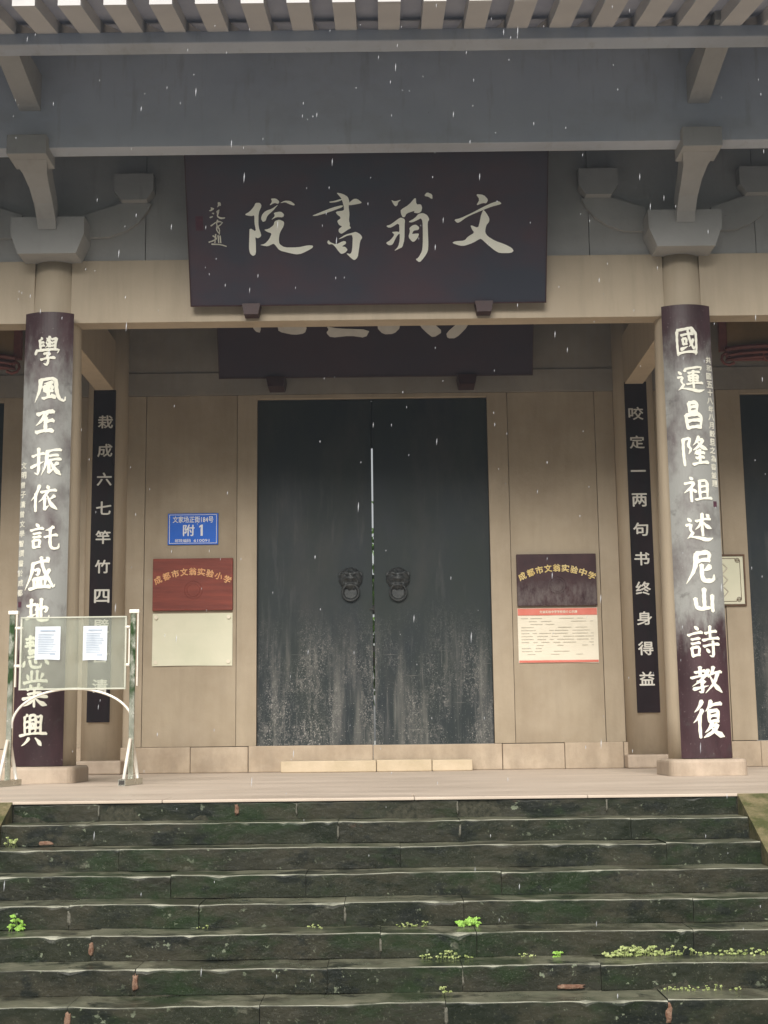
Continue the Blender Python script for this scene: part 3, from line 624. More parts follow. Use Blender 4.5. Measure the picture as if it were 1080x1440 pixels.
# engaged inner columns with small plinths, beams tying them to the outer columns
for x in (-3.435, 3.425):
    mb = MB(); mb.lathe([(.262, .17), (.262, 4.88), (.25, 6.5)], x, 17.47, 40); c = mb.out('engaged_column', M['beam'], H, (x, 17.47, 0))
    for p in c.data.polygons: p.use_smooth = abs(p.normal.z) < .9
    mb = MB(); mb.box(x-.30, x+.30, 17.16, 17.45, .002, .17, .02); mb.out('engaged_plinth', M['plinth'], H)
for x in (-3.436, 3.396):
    mb = MB(); mb.box(x-.118, x+.118, 14.70, 17.24, 4.882, 5.55, .004); mb.out('tie_beam', M['beam'], H)
# door leaves
def leaf(a, b, kn=None):
    mb = MB(); mb.box(a, b, 17.53, 17.60, .325, 4.795, .004); d = mb.out('door_leaf', M['door'], H)
    if kn is None: return
    kx, kz = kn
    # lion mask: domed plate, brow, eyes, muzzle, jaws
    bm = bmesh.new(); bmesh.ops.create_uvsphere(bm, u_segments=36, v_segments=22, radius=1)
    for v in bm.verts:
        x, y, z = v.co; r = math.hypot(x, z)
        h = max(0, 1-r*r)**.5*.085
        h += .040*math.exp(-((x)**2*9+(z+.02)**2*14))                       # nose
        h += .030*math.exp(-((abs(x)-.36)**2*22+(z-.12)**2*30))              # cheeks under the eyes
        h -= .040*math.exp(-((abs(x)-.34)**2*28+(z-.30)**2*80))              # eye sockets
        h += .050*math.exp(-((z-.50+.35*abs(abs(x)-.4))**2*90))*(r < .9)     # brow
        h -= .060*math.exp(-((z+.34)**2*160))*(abs(x) < .46)                 # open mouth
        h += .030*math.exp(-((z+.50)**2*120))*(abs(x) < .5)                  # lower lip
        h += .014*math.sin(math.atan2(z, x)*14)*(r > .74)                   # mane curls
        if y < 0: v.co = Vector((kx+x*.150*(1+.05*(abs(z) < .4)), 17.528-h, kz+z*.150))
        else: v.co = Vector((kx+x*.150, 17.531, kz+z*.150))
    mb = MB(); mb.addbm(bm)
    for s in (-1, 1):                                                        # ears and fangs
        mb.tube([(kx+s*.105, 17.50, kz+.085), (kx+s*.135, 17.49, kz+.075), (kx+s*.142, 17.50, kz+.045)], .018, 8)
        mb.tube([(kx+s*.018, 17.435, kz+.045), (kx+s*.055, 17.432, kz+.062), (kx+s*.098, 17.455, kz+.085)], .011, 6)
        mb.tube([(kx+s*.022, 17.415, kz-.012), (kx+s*.060, 17.425, kz+.004), (kx+s*.095, 17.455, kz-.028), (kx+s*.088, 17.46, kz-.075)], .010, 6)
        mb.prism([(s*.05, -.045), (s*.038, -.078), (s*.028, -.045)], lambda p, t: (kx+p[0], t, kz+p[1]), 17.415, 17.45)
    mb.out('lion_mask', M['iron'], d, (kx, 17.53, kz), smooth=True)
    pts = [(kx+math.sin(t)*.105, 17.46+.03*(1-math.cos(t))*.5, kz-.175+math.cos(t)*.105) for t in [i*2*math.pi/28 for i in range(29)]]
    mb = MB(); mb.tube(pts, .014, 8); mb.out('knocker_ring', M['iron'], d, (kx, 17.47, kz-.06), smooth=True)
    mb = MB(); mb.lathe([(.086, 0), (.086, .012), (.07, .02)], 0, 0, 28)
    mb.v = [(kx+v[0]*1.1, 17.529-v[2], kz-.175+v[1]*1.1) for v in mb.v]
    mb.out('striking_plate', M['iron'], d, (kx, 17.53, kz-.155))
leaf(-1.488, -.009, (-.289, 2.43)); leaf(.013, 1.51, (.321, 2.425))
leaf(-7.29, -6.06); leaf(-6.05, -4.802); leaf(4.822, 6.05); leaf(6.06, 7.29)
mb = MB(); mb.box(-.06, .06, 17.602, 17.66, 4.17, 4.79); mb.out('door_stop', M['door'], H)
mb = MB(); mb.box(-.055, .05, 17.602, 17.63, 1.98, 2.10); mb.box(-.055, .05, 17.602, 17.63, 1.50, 1.57); mb.box(-.05, .012, 17.51, 17.53, 2.03, 2.055)
mb.out('door_bolt', M['darkmetal'], H)
# door frame backing in the thickness of the wall
for a, b in ((-1.5, 1.52), (-7.3, -4.8), (4.82, 7.3)):
    mb = MB(); mb.box(a-.2, b+.2, 17.5, 17.62, 4.797, 4.95); mb.out('door_transom', M['door'], H)

# ================================================================== THINGS ON THE BUILDING
# ---- big leaning plaque
SL = math.hypot(.59, 1.435); DY, DZ = -.59/SL, 1.435/SL
def leanfn(Y0, Z0):
    return lambda u, w, off: (u, Y0+w*DY-off*DZ, Z0+w*DZ+off*DY)
def plaque(name, fn, x0, x1, w0, w1, label, cat, lac):
    o = fn((x0+x1)/2, w0, 0); t = thing(name, o, label, cat)
    mb = MB(); a = [fn(x, w, of) for of in (0, -.06) for x, w in ((x0, w0), (x1, w0), (x1, w1), (x0, w1))]
    mb.add(a, [(0, 1, 2, 3), (7, 6, 5, 4), (0, 4, 5, 1), (1, 5, 6, 2), (2, 6, 7, 3), (3, 7, 4, 0)])
    mb.out('plaque_board', M[lac], t)
    mb = MB(); e = .010
    for q in ((x0-.001, x1+.001, w0-.004, w0+e), (x0-.001, x0+e, w0+e, w1), (x1-e, x1+.001, w0+e, w1)):
        a = [fn(x, w, of) for of in (.010, -.064) for x, w in ((q[0], q[2]), (q[1], q[2]), (q[1], q[3]), (q[0], q[3]))]
        mb.add(a, [(0, 1, 2, 3), (7, 6, 5, 4), (0, 4, 5, 1), (1, 5, 6, 2), (2, 6, 7, 3), (3, 7, 4, 0)])
    mb.out('plaque_rim', M['clip'], t)
    return t
F1 = leanfn(14.2, 5.03)
P1 = plaque('name_plaque', F1, -1.905, 1.925, 0, 1.60,
            'large dark lacquered name plaque with four big cream brush characters, leaning over the lintel', 'plaque', 'plaque')
for d in (TR_WEN, TR_WENG, TR_SHU, TR_YUAN):
    mb = MB(); traced(mb, d, F1, .016); mb.out('character', M['bigletter'], P1)
mb = MB(); traced(mb, TR_SIG, F1, .006)
for s in TR_SIGL.split('|'):
    p = [[float(a)/1000 for a in q.split(',')] for q in s.split()]
    brush(mb, 's '+' '.join('%f %f' % (a*100, -b*100) for a, b in p), lambda x, y, o: F1(x/100, -y/100, o), 1.35)
mb.out('signature', M['tinyletter'], P1)
mb = MB(); mb.prism([(-1.815, .80), (-1.735, .80), (-1.735, .95), (-1.815, .95)], lambda p, t: F1(p[0], p[1], t), .0025, 0.0005)
mb.out('seal_mark', M['seal'], P1)
for x, lab in ((-1.252, 'left of the two dark trapezoid clips holding up the large name plaque'), (1.254, 'right of the two dark trapezoid clips holding up the large name plaque')):
    mb = MB(); o = [(-.075, 4.925), (.075, 4.925), (.10, 5.045), (-.10, 5.045)]
    mb.prism(o, lambda p, t: (x+p[0], t, p[1]), 14.16, 14.318); tag(mb.out('plaque_clip', M['clip']), lab, 'bracket', 'clips under the plaques')
# ---- inner plaque half hidden by the lintel
F2 = leanfn(17.12, 5.05)
P2 = plaque('inner_plaque', F2, -1.955, 2.09, -.05, 1.5,
            'dark purple plaque behind the lintel, only the feet of its white characters showing', 'plaque', 'plaque2')
for d in TR_IN.split('|'):
    mb = MB(); traced(mb, d, F2, .014); mb.out('character', M['letterin'], P2)
for x, lab in ((-1.222, 'left of the two black clips under the inner plaque above the door'), (1.243, 'right of the two black clips under the inner plaque above the door')):
    mb = MB(); o = [(-.10, 4.885), (.10, 4.885), (.125, 5.01), (-.125, 5.01)]
    mb.prism(o, lambda p, t: (x+p[0], t, p[1]), 17.08, 17.428); tag(mb.out('plaque_clip', M['clip']), lab, 'bracket', 'clips under the plaques')

# ---- couplet boards on the outer columns
CH = {
'xue': 'p 30 8 24 12; s 22 14 26 44; h 24 23 36 21; h 25 33 37 31; p 58 4 45 20; n 46 8 60 20; p 60 20 42 38; n 44 22 62 37; h 64 12 80 8; s 80 8 76 42; h 64 23 77 20; h 64 33 76 31; d 12 44 7 60; g 10 49 92 42 84 56; g 38 59 64 55 50 67; g 50 64 55 80 50 97 38 90; h 28 78 76 71',
'feng': 'p 22 12 20 50 4 97; g 22 14 68 5 70 50 78 82 96 92 98 74; p 58 21 32 27; s 34 38 36 58; g 34 38 58 34 56 54; h 36 58 58 54; s 46 26 47 78; h 30 84 62 75; d 56 66 66 82',
'pi': 'h 14 18 84 4; p 54 10 8 64; s 52 30 52 88; h 56 46 84 42; h 10 92 82 84',
'zhen': 'g 28 2 30 95 16 86; h 8 30 46 20; t 4 68 46 48; h 54 14 96 6; p 56 14 52 60 38 96; h 62 29 88 25; h 58 46 96 38; s 62 46 62 84; t 60 86 76 72; p 88 52 74 64; n 66 46 78 74 98 94',
'yi': 'p 36 2 6 58; s 24 32 24 97; d 62 2 68 14; h 42 28 92 19; p 64 24 34 64; s 56 48 56 88; t 54 90 70 76; p 88 40 72 54; n 64 40 76 72 98 90',
'tuo': 'd 22 0 32 12; h 4 26 46 18; h 14 39 38 35; h 14 52 38 48; s 14 64 16 92; g 14 64 38 60 34 86; h 18 90 36 86; p 80 12 54 26; h 52 52 92 42; g 70 20 70 82 78 94 98 92 99 74',
'sheng': 'h 28 22 78 12; p 30 22 26 54 4 97; h 36 40 50 37; g 50 38 48 54 40 52; g 56 2 62 34 82 68 96 92 99 80; p 82 38 56 66; d 72 2 80 10; s 34 66 37 90; g 34 66 72 60 68 88; s 46 66 47 88; s 57 64 57 86; h 20 95 84 87',
'di': 's 24 6 24 80; h 6 34 44 27; t 2 86 46 66; g 44 50 90 34 86 60 78 56; s 66 4 66 78; g 50 26 50 80 58 94 94 92 98 72',
'hui': 'h 14 12 44 8; h 16 23 42 20; h 12 33 46 30; s 30 1 30 42; h 54 10 86 6; h 54 21 84 18; h 52 31 90 27; s 70 0 70 40; g 24 47 76 43 74 64; h 28 56 74 53; h 24 67 80 63; d 12 77 6 94; g 30 75 36 96 70 96 70 84; d 46 72 54 83; d 80 71 94 86',
'ye': 's 38 1 38 28; s 58 0 58 28; d 20 10 27 24; p 78 8 68 24; h 8 34 92 28; d 32 38 38 46; p 66 36 58 46; h 22 52 78 48; h 26 65 74 61; h 6 78 94 71; s 50 48 50 99; p 46 78 10 97; n 54 76 70 88 94 95',
'xing': 'p 30 6 22 12; s 20 12 22 62; h 22 28 34 26; h 22 45 34 43; s 40 8 40 60; g 40 8 61 5 61 58 55 56; h 44 22 57 20; s 45 33 46 46; g 45 33 56 32 55 46; h 45 47 56 46; h 66 12 80 9; s 80 9 78 62; h 67 28 78 26; h 67 45 78 43; h 2 69 98 62; p 38 76 10 99; n 60 75 72 86 82 99',
'guo': 's 10 16 12 97; g 10 12 88 2 88 98 80 92; h 26 30 76 24; s 32 42 34 60; g 32 42 48 40 46 58; h 33 61 48 58; t 24 78 52 68; g 54 14 60 46 78 80 82 66; p 75 44 56 70; d 66 12 76 19; h 12 92 88 87',
'yun': 'd 8 20 18 32; g 6 44 24 40 16 58 24 70; p 26 70 6 92; n 12 84 50 90 78 98 99 90; d 34 8 30 22; g 32 12 92 2 86 16; h 42 28 82 23; s 44 38 45 58; g 44 38 77 34 75 57; h 45 48 75 46; h 45 58 76 56; h 36 71 92 65; s 60 18 60 85',
'chang': 's 32 6 35 40; g 32 6 68 2 66 38; h 36 22 65 19; h 36 39 66 37; s 18 50 25 99; g 18 50 86 44 80 97; h 23 72 80 68; h 25 96 80 92',
'long': 's 10 10 13 99; g 10 12 36 6 26 34 38 44 28 60; p 66 2 44 32; g 60 14 86 10 64 36 44 48; n 60 20 74 36 98 46; p 60 50 48 62; h 54 60 84 56; h 54 75 82 71; s 68 46 68 92; h 42 96 98 88',
'zu': 'd 24 2 33 12; g 6 28 42 21 26 46 4 64; s 28 44 28 99; d 34 50 44 62; s 58 16 58 86; g 58 18 86 14 84 86; h 60 40 84 38; h 60 62 84 60; h 42 92 99 85',
'shu': 'd 12 18 22 30; g 6 44 24 40 18 56 26 72; p 28 70 8 92; n 14 84 50 90 78 98 99 90; h 40 30 90 20; s 62 2 62 82; p 60 30 36 60; n 64 32 76 48 94 56; d 76 4 86 13',
'ni': 'g 40 8 86 2 82 30; h 42 31 83 27; p 40 8 34 56 4 99; p 86 46 60 60; g 56 42 56 80 64 92 97 90 99 72',
'shan': 's 52 2 52 82; g 14 40 20 84 84 76; s 86 28 86 92',
'shi': 'd 22 2 33 12; h 2 29 44 20; h 12 42 36 38; h 12 55 36 51; s 12 67 15 94; g 12 67 36 63 32 90; h 15 91 34 87; h 54 24 90 17; s 70 2 70 40; h 46 45 98 38; h 48 63 97 56; g 78 47 78 97 66 90; d 56 70 65 81',
'jiao': 'h 14 22 46 16; s 30 2 30 36; h 2 41 58 31; p 56 12 4 70; g 20 55 46 50 34 63; g 34 60 36 93 24 88; t 8 80 54 68; p 72 2 54 40; h 64 27 98 19; p 86 23 74 58 44 94; n 60 36 74 66 99 92',
'fu': 'p 30 2 6 32; p 30 26 2 60; s 22 42 22 99; p 58 2 40 30; h 52 16 92 9; s 50 30 51 58; g 50 30 82 26 79 57; h 52 43 79 41; h 52 58 80 55; p 60 60 36 86; g 54 69 82 64 62 84 32 99; n 56 73 72 87 99 97'}
LEFT = [('xue', -3.417, 4.53, .30, .34), ('feng', -3.382, 4.108, .34, .29), ('pi', -3.418, 3.753, .24, .26), ('zhen', -3.406, 3.324, .335, .31),
        ('yi', -3.417, 2.936, .30, .29), ('tuo', -3.398, 2.529, .31, .28), ('sheng', -3.439, 2.142, .33, .36), ('di', -3.445, 1.765, .25, .25),
        ('hui', -3.45, 1.332, .30, .34), ('ye', -3.450, .955, .29, .37), ('xing', -3.459, .544, .29, .335)]
RIGHT = [('guo', 3.406, 4.556, .255, .32), ('yun', 3.424, 4.142, .30, .285), ('chang', 3.435, 3.747, .24, .30), ('long', 3.432, 3.363, .29, .32),
         ('zu', 3.442, 2.953, .30, .27), ('shu', 3.438, 2.553, .30, .29), ('ni', 3.424, 2.127, .31, .34), ('shan', 3.452, 1.779, .25, .26),
         ('shi', 3.431, 1.353, .33, .34), ('jiao', 3.441, .96, .325, .29), ('fu', 3.443, .571, .325, .38)]
RB = .44
def curvefn(x0, yf=14.128):
    return lambda u, w, off: (x0+(RB+off)*math.sin(u/RB), yf+RB-(RB+off)*math.cos(u/RB), w)
for x0, chars, lab, tiny, tx, tz0, tz1, seal in (
        (-3.422, LEFT, 'curved weathered couplet board on the left column, behind the notice stand, eleven white characters', '文明曾子清曾文學智撰書於成都', -.235, 3.30, 1.95, (-.235, 1.83)),
        (3.422, RIGHT, 'curved weathered couplet board on the right column with eleven white characters and a small line', '共和國五十八年八月穀旦之為書並題', .222, 4.36, 3.02, (.215, 2.80))):
    fn = curvefn(x0); t = thing('couplet_board', (x0, 14.13, .18), lab, 'signboard', 'curved couplet boards on the outer columns')
    mb = MB(); n = 18; vs = []
    for i in range(n+1):
        u = -.277+.554*i/n
        for of, z in ((0, .176), (0, 4.967), (-.03, 4.967), (-.03, .176)): vs.append(fn(u, z, of))
    fs = [(0, 1, 2, 3), (n*4+3, n*4+2, n*4+1, n*4)]
    for i in range(n):
        for j in range(4): fs.append((i*4+j, (i+1)*4+j, (i+1)*4+(j+1) % 4, i*4+(j+1) % 4))
    mb.add(vs, fs); b = mb.out('lacquered_board', M['board'], t)
    for c, x, z, w, h in chars:
        mb = MB(); brush(mb, CH[c], lambda px, py, o: fn(x-x0+(px-50)/100*w, z-(py-50)/100*h, o),
                         {'pi': 18.5, 'shan': 17.5, 'chang': 15, 'ni': 15.5, 'feng': 13, 'di': 14, 'guo': 11}.get(c, 11.2 if len(CH[c].split(';')) < 13 else 9.6))
        mb.out('character', M['letter'], t)
    mb = MB(); m = len(tiny)
    for i, ch in enumerate(tiny):
        if ch == ' ': continue
        text(mb, ch, fn, tx+.004*math.sin(i*2.2), tz0+(tz1-tz0)*i/(m-1), h=.068, bold=.035, lift=.002)
    mb.out('inscription', M['tinyletter'], t)
    mb = MB(); u, w = seal
    mb.prism([(u-.022, w-.03), (u+.022, w-.03), (u+.022, w+.03), (u-.022, w+.03)], lambda p, q: fn(p[0], p[1], q), .0025, .0006)
    mb.out('seal_mark', M['seal'], t)
# ---- narrow boards on the engaged columns
for x0, x1, z0, z1, s, zt, dz, cx_, lab in (
        (-3.575, -3.292, .64, 4.88, '栽成六七竿竹四壁皆清', 4.459, .3745, -3.415, 'narrow black board on the left inner column, partly hidden by the notice stand'),
        (3.272, 3.556, .68, 4.91, '咬定一两句书终身得益', 4.489, .3765, 3.405, 'narrow black board on the right inner column with ten white clerical characters')):
    t = thing('narrow_couplet_board', ((x0+x1)/2, 17.2, z0), lab, 'signboard', 'narrow couplet boards on the inner columns')
    mb = MB(); mb.box(x0, x1, 17.178, 17.212, z0, z1, .004); mb.out('lacquered_board', M['boardin'], t)
    for i, ch in enumerate(s):
        mb = MB(); text(mb, ch, lambda u, w, o: (u, 17.178-o, w), cx_, zt-dz*i, w=.185, h=(.016 if ch == '一' else .165), bold=.022, lift=.005)
        mb.out('character', M['letterin'], t)

# ---- address sign
WF = lambda y: (lambda u, w, o: (u, y-o, w))
t = thing('address_sign', (-2.31, 17.43, 2.89), 'blue enamel house number sign with white characters, left of the door', 'sign')
mb = MB(); mb.box(-2.636, -1.986, 17.43, 17.449, 2.889, 3.296, .004); mb.out('sign_plate', M['blue'], t)
fn = WF(17.4292)
mb = MB()
for a, b, c, d in ((-2.617, -2.005, 2.905, 2.911), (-2.617, -2.005, 3.274, 3.280), (-2.617, -2.611, 2.911, 3.274), (-2.011, -2.005, 2.911, 3.274)):
    mb.box(a, b, 17.4275, 17.4292, c, d)
mb.out('border_line', M['white'], t)
mb = MB(); text(mb, '文家场正街184号', fn, -2.311, 3.216, w=.52, h=.082, bold=.018, lift=.001); mb.out('street_line', M['white'], t)
mb = MB(); text(mb, '附', fn, -2.365, 3.075, w=.145, h=.145, bold=.02, lift=.001); mb.prism([(-2.213, 3.002), (-2.185, 3.002), (-2.185, 3.148), (-2.205, 3.148), (-2.232, 3.128), (-2.232, 3.108), (-2.213, 3.118)], lambda p, q: fn(p[0], p[1], q), .001, 0)
mb.out('number_line', M['white'], t)
mb = MB(); text(mb, '邮政编码', fn, -2.44, 2.941, w=.20, h=.044, bold=.01, lift=.001); text(mb, '610091', fn, -2.20, 2.941, w=.20, h=.036, bold=.012, lift=.001)
mb.out('postcode_line', M['white'], t)

# ---- two carved school name plates
def arc_text(mb, s, fn, xc, zc, half, rise, size, bold):
    n = len(s)
    for i, ch in enumerate(s):
        a = (i-(n-1)/2)/((n-1)/2); x = xc+half*a; z = zc+rise*(1-a*a); r = math.atan(-2*rise*a/half)
        text(mb, ch, fn, x, z, w=size, h=size*.98, rot=r, bold=bold, lift=.006)
def emblem(mb, fn, x, z, r):
    for rr in (r, r*.72):
        pts = [(x+rr*math.cos(k*math.pi/14), z+rr*math.sin(k*math.pi/14)) for k in range(28)]
        for i in range(28):
            a, b = pts[i], pts[(i+1) % 28]
            mb.tube([fn(a[0], a[1], .001), fn(b[0], b[1], .001)], .0045, 5)
    mb.prism([(x-.05, z-.02), (x, z+.045), (x+.05, z-.005), (x+.01, z-.05)], lambda p, t: fn(p[0], p[1], t), .004, 0)
t = thing('school_name_plate', (-2.30, 17.42, 2.04), 'red stained wooden name plate with an arc of orange characters, under the blue sign', 'plaque')
mb = MB(); mb.box(-2.816, -1.793, 17.405, 17.449, 2.039, 2.708, .006); mb.out('wood_board', M['redwood'], t)
fn = WF(17.405); mb = MB(); arc_text(mb, '成都市文翁实验小学', fn, -2.305, 2.43, .445, .108, .094, .03); mb.out('lettering', M['orangegilt'], t)
mb = MB(); emblem(mb, fn, -2.295, 2.30, .115); mb.out('school_emblem', M['redwood'], t)
t = thing('school_name_plate', (2.35, 17.42, 2.04), 'dark maroon wooden name plate with an arc of gilt characters, right of the door', 'plaque')
mb = MB(); mb.box(1.840, 2.858, 17.405, 17.449, 2.046, 2.710, .006); mb.out('wood_board', M['darkwood'], t)
mb = MB(); arc_text(mb, '成都市文翁实验中学', fn, 2.352, 2.425, .445, .105, .094, .03); mb.out('lettering', M['gold'], t)
mb = MB(); emblem(mb, fn, 2.355, 2.31, .11); mb.out('school_emblem', M['darkwood'], t)
# ---- sheets below them
def sheet(mb, x0, x1, z0, z1, y, curl, seed):
    n, m = 14, 8; vs = []; fs = []
    for j in range(m+1):
        for i in range(n+1):
            u, v = i/n, j/m
            o = curl*(.6+.4*math.sin(u*5+seed))*(1-v)**3 + .002*noise.noise(Vector((u*4, v*4, seed)))+.002
            vs.append((x0+(x1-x0)*u, y-abs(o), z0+(z1-z0)*v+.004*math.sin(u*math.pi*1.3)*(1-v)))
    for j in range(m):
        for i in range(n): a = j*(n+1)+i; fs.append((a, a+1, a+n+2, a+n+1))
    k = len(vs); vs += [(x, yy+.0015, z) for x, yy, z in vs]; fs += [tuple(q+k for q in reversed(f)) for f in fs]
    bd = [i for i in range(n+1)]+[j*(n+1)+n for j in range(1, m+1)]+[m*(n+1)+i for i in range(n-1, -1, -1)]+[j*(n+1) for j in range(m-1, 0, -1)]
    fs += [(bd[i], bd[i-1], bd[i-1]+k, bd[i]+k) for i in range(len(bd))]
    return mb.add(vs, fs)
t = thing('blank_notice', (-2.30, 17.44, 1.34), 'blank pale cream sheet fixed to the wall below the red wooden name plate', 'notice')
mb = MB(); sheet(mb, -2.815, -1.797, 1.338, 2.005, 17.446, .012, 1); mb.out('sheet', M['cream'], t)
for i, (x, z) in enumerate(((-2.77, 1.385), (-1.845, 1.39), (-2.77, 1.955), (-1.845, 1.955))):
    mb = MB(); mb.prism([(x+.026*math.cos(k*math.pi/5), z+.026*math.sin(k*math.pi/5)) for k in range(10)], lambda p, q: (p[0], q, p[1]), 17.424, 17.434)
    mb.out('corner_fixing', M['creamnotice'], t)
t = thing('printed_notice', (2.35, 17.44, 1.32), 'white printed notice with red header and foot bands, below the dark name plate', 'notice')
mb = MB(); sheet(mb, 1.839, 2.857, 1.322, 2.018, 17.446, .004, 2); mb.out('sheet', M['creamnotice'], t)
mb = MB(); mb.box(1.842, 2.852, 17.4368, 17.4385, 1.928, 2.014); mb.out('header_band', M['pinkred'], t)
mb = MB(); mb.box(1.845, 2.852, 17.434, 17.4365, 1.328, 1.356); mb.out('foot_band', M['pinkred'], t)
mb = MB(); text(mb, '文翁实验中学学校简介公示牌', WF(17.4365), 2.36, 1.97, w=.48, h=.036, bold=.02, lift=.001); mb.out('header_text', M['creamnotice'], t)
mb = MB(); rnd = random.Random(3)
for r in range(13):
    z = 1.885-r*.038; x = 1.88
    while x < 2.78:
        w = rnd.uniform(.05, .22)
        if rnd.random() < .72: mb.box(x, min(x+w, 2.80), 17.4355, 17.4375, z, z+.007)
        x += w+rnd.uniform(.01, .06)
mb.out('faint_print', M['greyline'], t)

# ---- framed board right of the right column
t = thing('framed_board', (4.24, 17.43, 2.02), 'cream signboard in a thin brown frame, half hidden behind the right column', 'sign')
mb = MB(); mb.box(3.735, 4.743, 17.42, 17.44, 2.04, 2.655, .002); mb.out('face', M['cream'], t)
mb = MB()
for a, b, c, d in ((3.715, 4.763, 2.017, 2.037), (3.715, 4.763, 2.658, 2.678), (3.715, 3.733, 2.037, 2.658), (4.745, 4.763, 2.037, 2.658)): mb.box(a, b, 17.40, 17.449, c, d, .003)
mb.out('frame', M['brownframe'], t)
mb = MB(); y = 17.4175
def line2(mb, a, b, r=.0035): mb.tube([(a[0], y, a[1]), (b[0], y, b[1])], r, 4)
q = [(3.79, 2.10), (3.84, 2.10), (3.84, 2.075), (4.64, 2.075), (4.64, 2.10), (4.70, 2.10), (4.70, 2.60), (4.64, 2.60), (4.64, 2.625), (3.84, 2.625), (3.84, 2.60), (3.79, 2.60)]
for i in range(len(q)): line2(mb, q[i], q[(i+1) % len(q)])
for x, z in ((3.82, 2.10), (4.67, 2.10), (3.82, 2.60), (4.67, 2.60)):
    for r in (.018, .03):
        for k in range(8): line2(mb, (x+r*math.cos(k*math.pi/4), z+r*math.sin(k*math.pi/4)), (x+r*math.cos((k+1)*math.pi/4), z+r*math.sin((k+1)*math.pi/4)), .003)
mb.out('border_ornament', M['brownframe'], t)
mb = MB()
for xx in (4.48, 4.0):
    for z in (2.20, 2.35, 2.50):
        for a, b in (((xx-.055, z), (xx, z+.06)), ((xx, z+.06), (xx+.055, z)), ((xx+.055, z), (xx, z-.06)), ((xx, z-.06), (xx-.055, z))): line2(mb, a, b, .008)
mb.out('diamond_pattern', M['greyline'], t)
# pale thin inner frame strip on the left edge of the board
mb = MB(); mb.box(3.7355, 3.757, 17.412, 17.4195, 2.04, 2.655); mb.out('frame_lining', M['paleframe'], t)

# ---- side bay plaques behind the columns
for s, lab in ((-1, 'brown and red carved plaque over the far left door, at the left edge'), (1, 'brown and red carved plaque over the far right door, top right')):
    t = thing('side_plaque', (s*5.7, 17.2, 5.0), lab, 'plaque', 'side door plaques')
    X = lambda a: s*a
    mb = MB(); mb.box(min(X(4.62), X(6.9)), max(X(4.62), X(6.9)), 17.16, 17.22, 5.36, 6.3, .004); mb.out('panel', M['ochre'], t)
    mb = MB()
    for z, r, yy in ((5.33, .035, 17.12), (5.25, .022, 17.10), (5.19, .018, 17.12)):
        mb.tube([(X(4.58), yy, z-.03), (X(4.75), yy, z), (X(5.05), yy-.02, z+.015), (X(6.9), yy, z)], r, 8)
    mb.box(min(X(4.60), X(6.9)), max(X(4.60), X(6.9)), 17.14, 17.2, 5.17, 5.36, .01)
    mb.out('moulded_rail', M['redbrown'], t, smooth=False)
    for x, z in ((4.60, 5.22), (5.14, 5.26), (6.0, 5.26)):
        pts = [(X(x+(.02+.012*k)*math.cos(k*.7)), 17.10, z+(.02+.012*k)*math.sin(k*.7)-.02) for k in range(9)]
        mb = MB(); mb.tube(pts, .02, 6); mb.out('scroll', M['redbrown'], t, smooth=True)
    mb = MB(); mb.box(min(X(4.52), X(4.62)), max(X(4.52), X(4.62)), 17.14, 17.22, 5.30, 6.3, .006); mb.out('side_rail', M['redbrown'], t)

# ---- loose sandstone slabs at the door
for a, b, h, lab in ((-1.15, .02, .142, 'left of the three pale sandstone slabs forming the low doorstep'), (.026, .70, .145, 'middle of the three pale sandstone slabs forming the low doorstep'),
                (.706, 1.20, .139, 'right of the three pale sandstone slabs forming the low doorstep')):
    mb = MB(); mb.box(a, b, 17.02, 17.375, .002, h, .012); tag(mb.out('doorstep_slab', M['doorstep']), lab, 'slab', 'doorstep slabs')

# ================================================================== NOTICE STAND
t = thing('notice_stand', (-2.92, 13.45, 0), 'steel notice stand with clear acrylic panel and arched tube, in front of the left column', 'notice stand')
YS = 13.45
for s, x in ((-1, -3.515), (1, -2.325)):
    mb = MB(); mb.box(x-.026, x+.026, YS-.016, YS+.016, .05, 1.66, .003); p = mb.out('post', M['post'], t)
    xo = x+.048*(1 if s > 0 else 1)
    mb = MB(); mb.box(xo-.006, xo+.006, YS-.02, YS+.02, .95, 1.67, .002); mb.out('side_bar', M['steelwhite'], p)
    mb = MB(); mb.box(x-.038, xo+.012, YS-.025, YS+.025, 1.66, 1.695, .004); mb.out('post_cap', M['steelwhite'], p)
    mb = MB(); mb.tube([(x-.005, YS-.03, .44), (x-.03, YS-.20, .06)], .017, 8); mb.tube([(x+.005, YS+.03, .44), (x+.03, YS+.20, .06)], .017, 8)
    mb.out('leg_brace', M['steelwhite'], t, smooth=True)
    mb = MB(); a = [(x-.075, YS-.235), (x-.005, YS-.245), (x+.075, YS+.235), (x+.005, YS+.245)]
    mb.add([(px, py, z) for z in (.002, .062) for px, py in a], [(0, 3, 2, 1), (4, 5, 6, 7), (0, 1, 5, 4), (1, 2, 6, 5), (2, 3, 7, 6), (3, 0, 4, 7)])
    f = mb.out('foot', M['steel'], t)
    mb = MB(); mb.box(x-.066, x-.014, YS-.2445, YS-.236, .012, .052); mb.out('dark_tube_mouth', M['darkmetal'], f)  # dark patch painted for the shaded hollow of the open tube
    for z in (1.525, 1.155):
        xa, xb = (x+.03, -3.405) if s < 0 else (-2.405, x-.03)
        mb = MB(); mb.tube([(xa, YS, z), (xb, YS, z)], .017, 8); mb.out('panel_bracket', M['steelwhite'], t, smooth=True)
mb = MB(); mb.box(-2.368, -2.356, YS-.006, YS+.006, 1.165, 1.52); mb.out('tie_rod', M['steelwhite'], t)
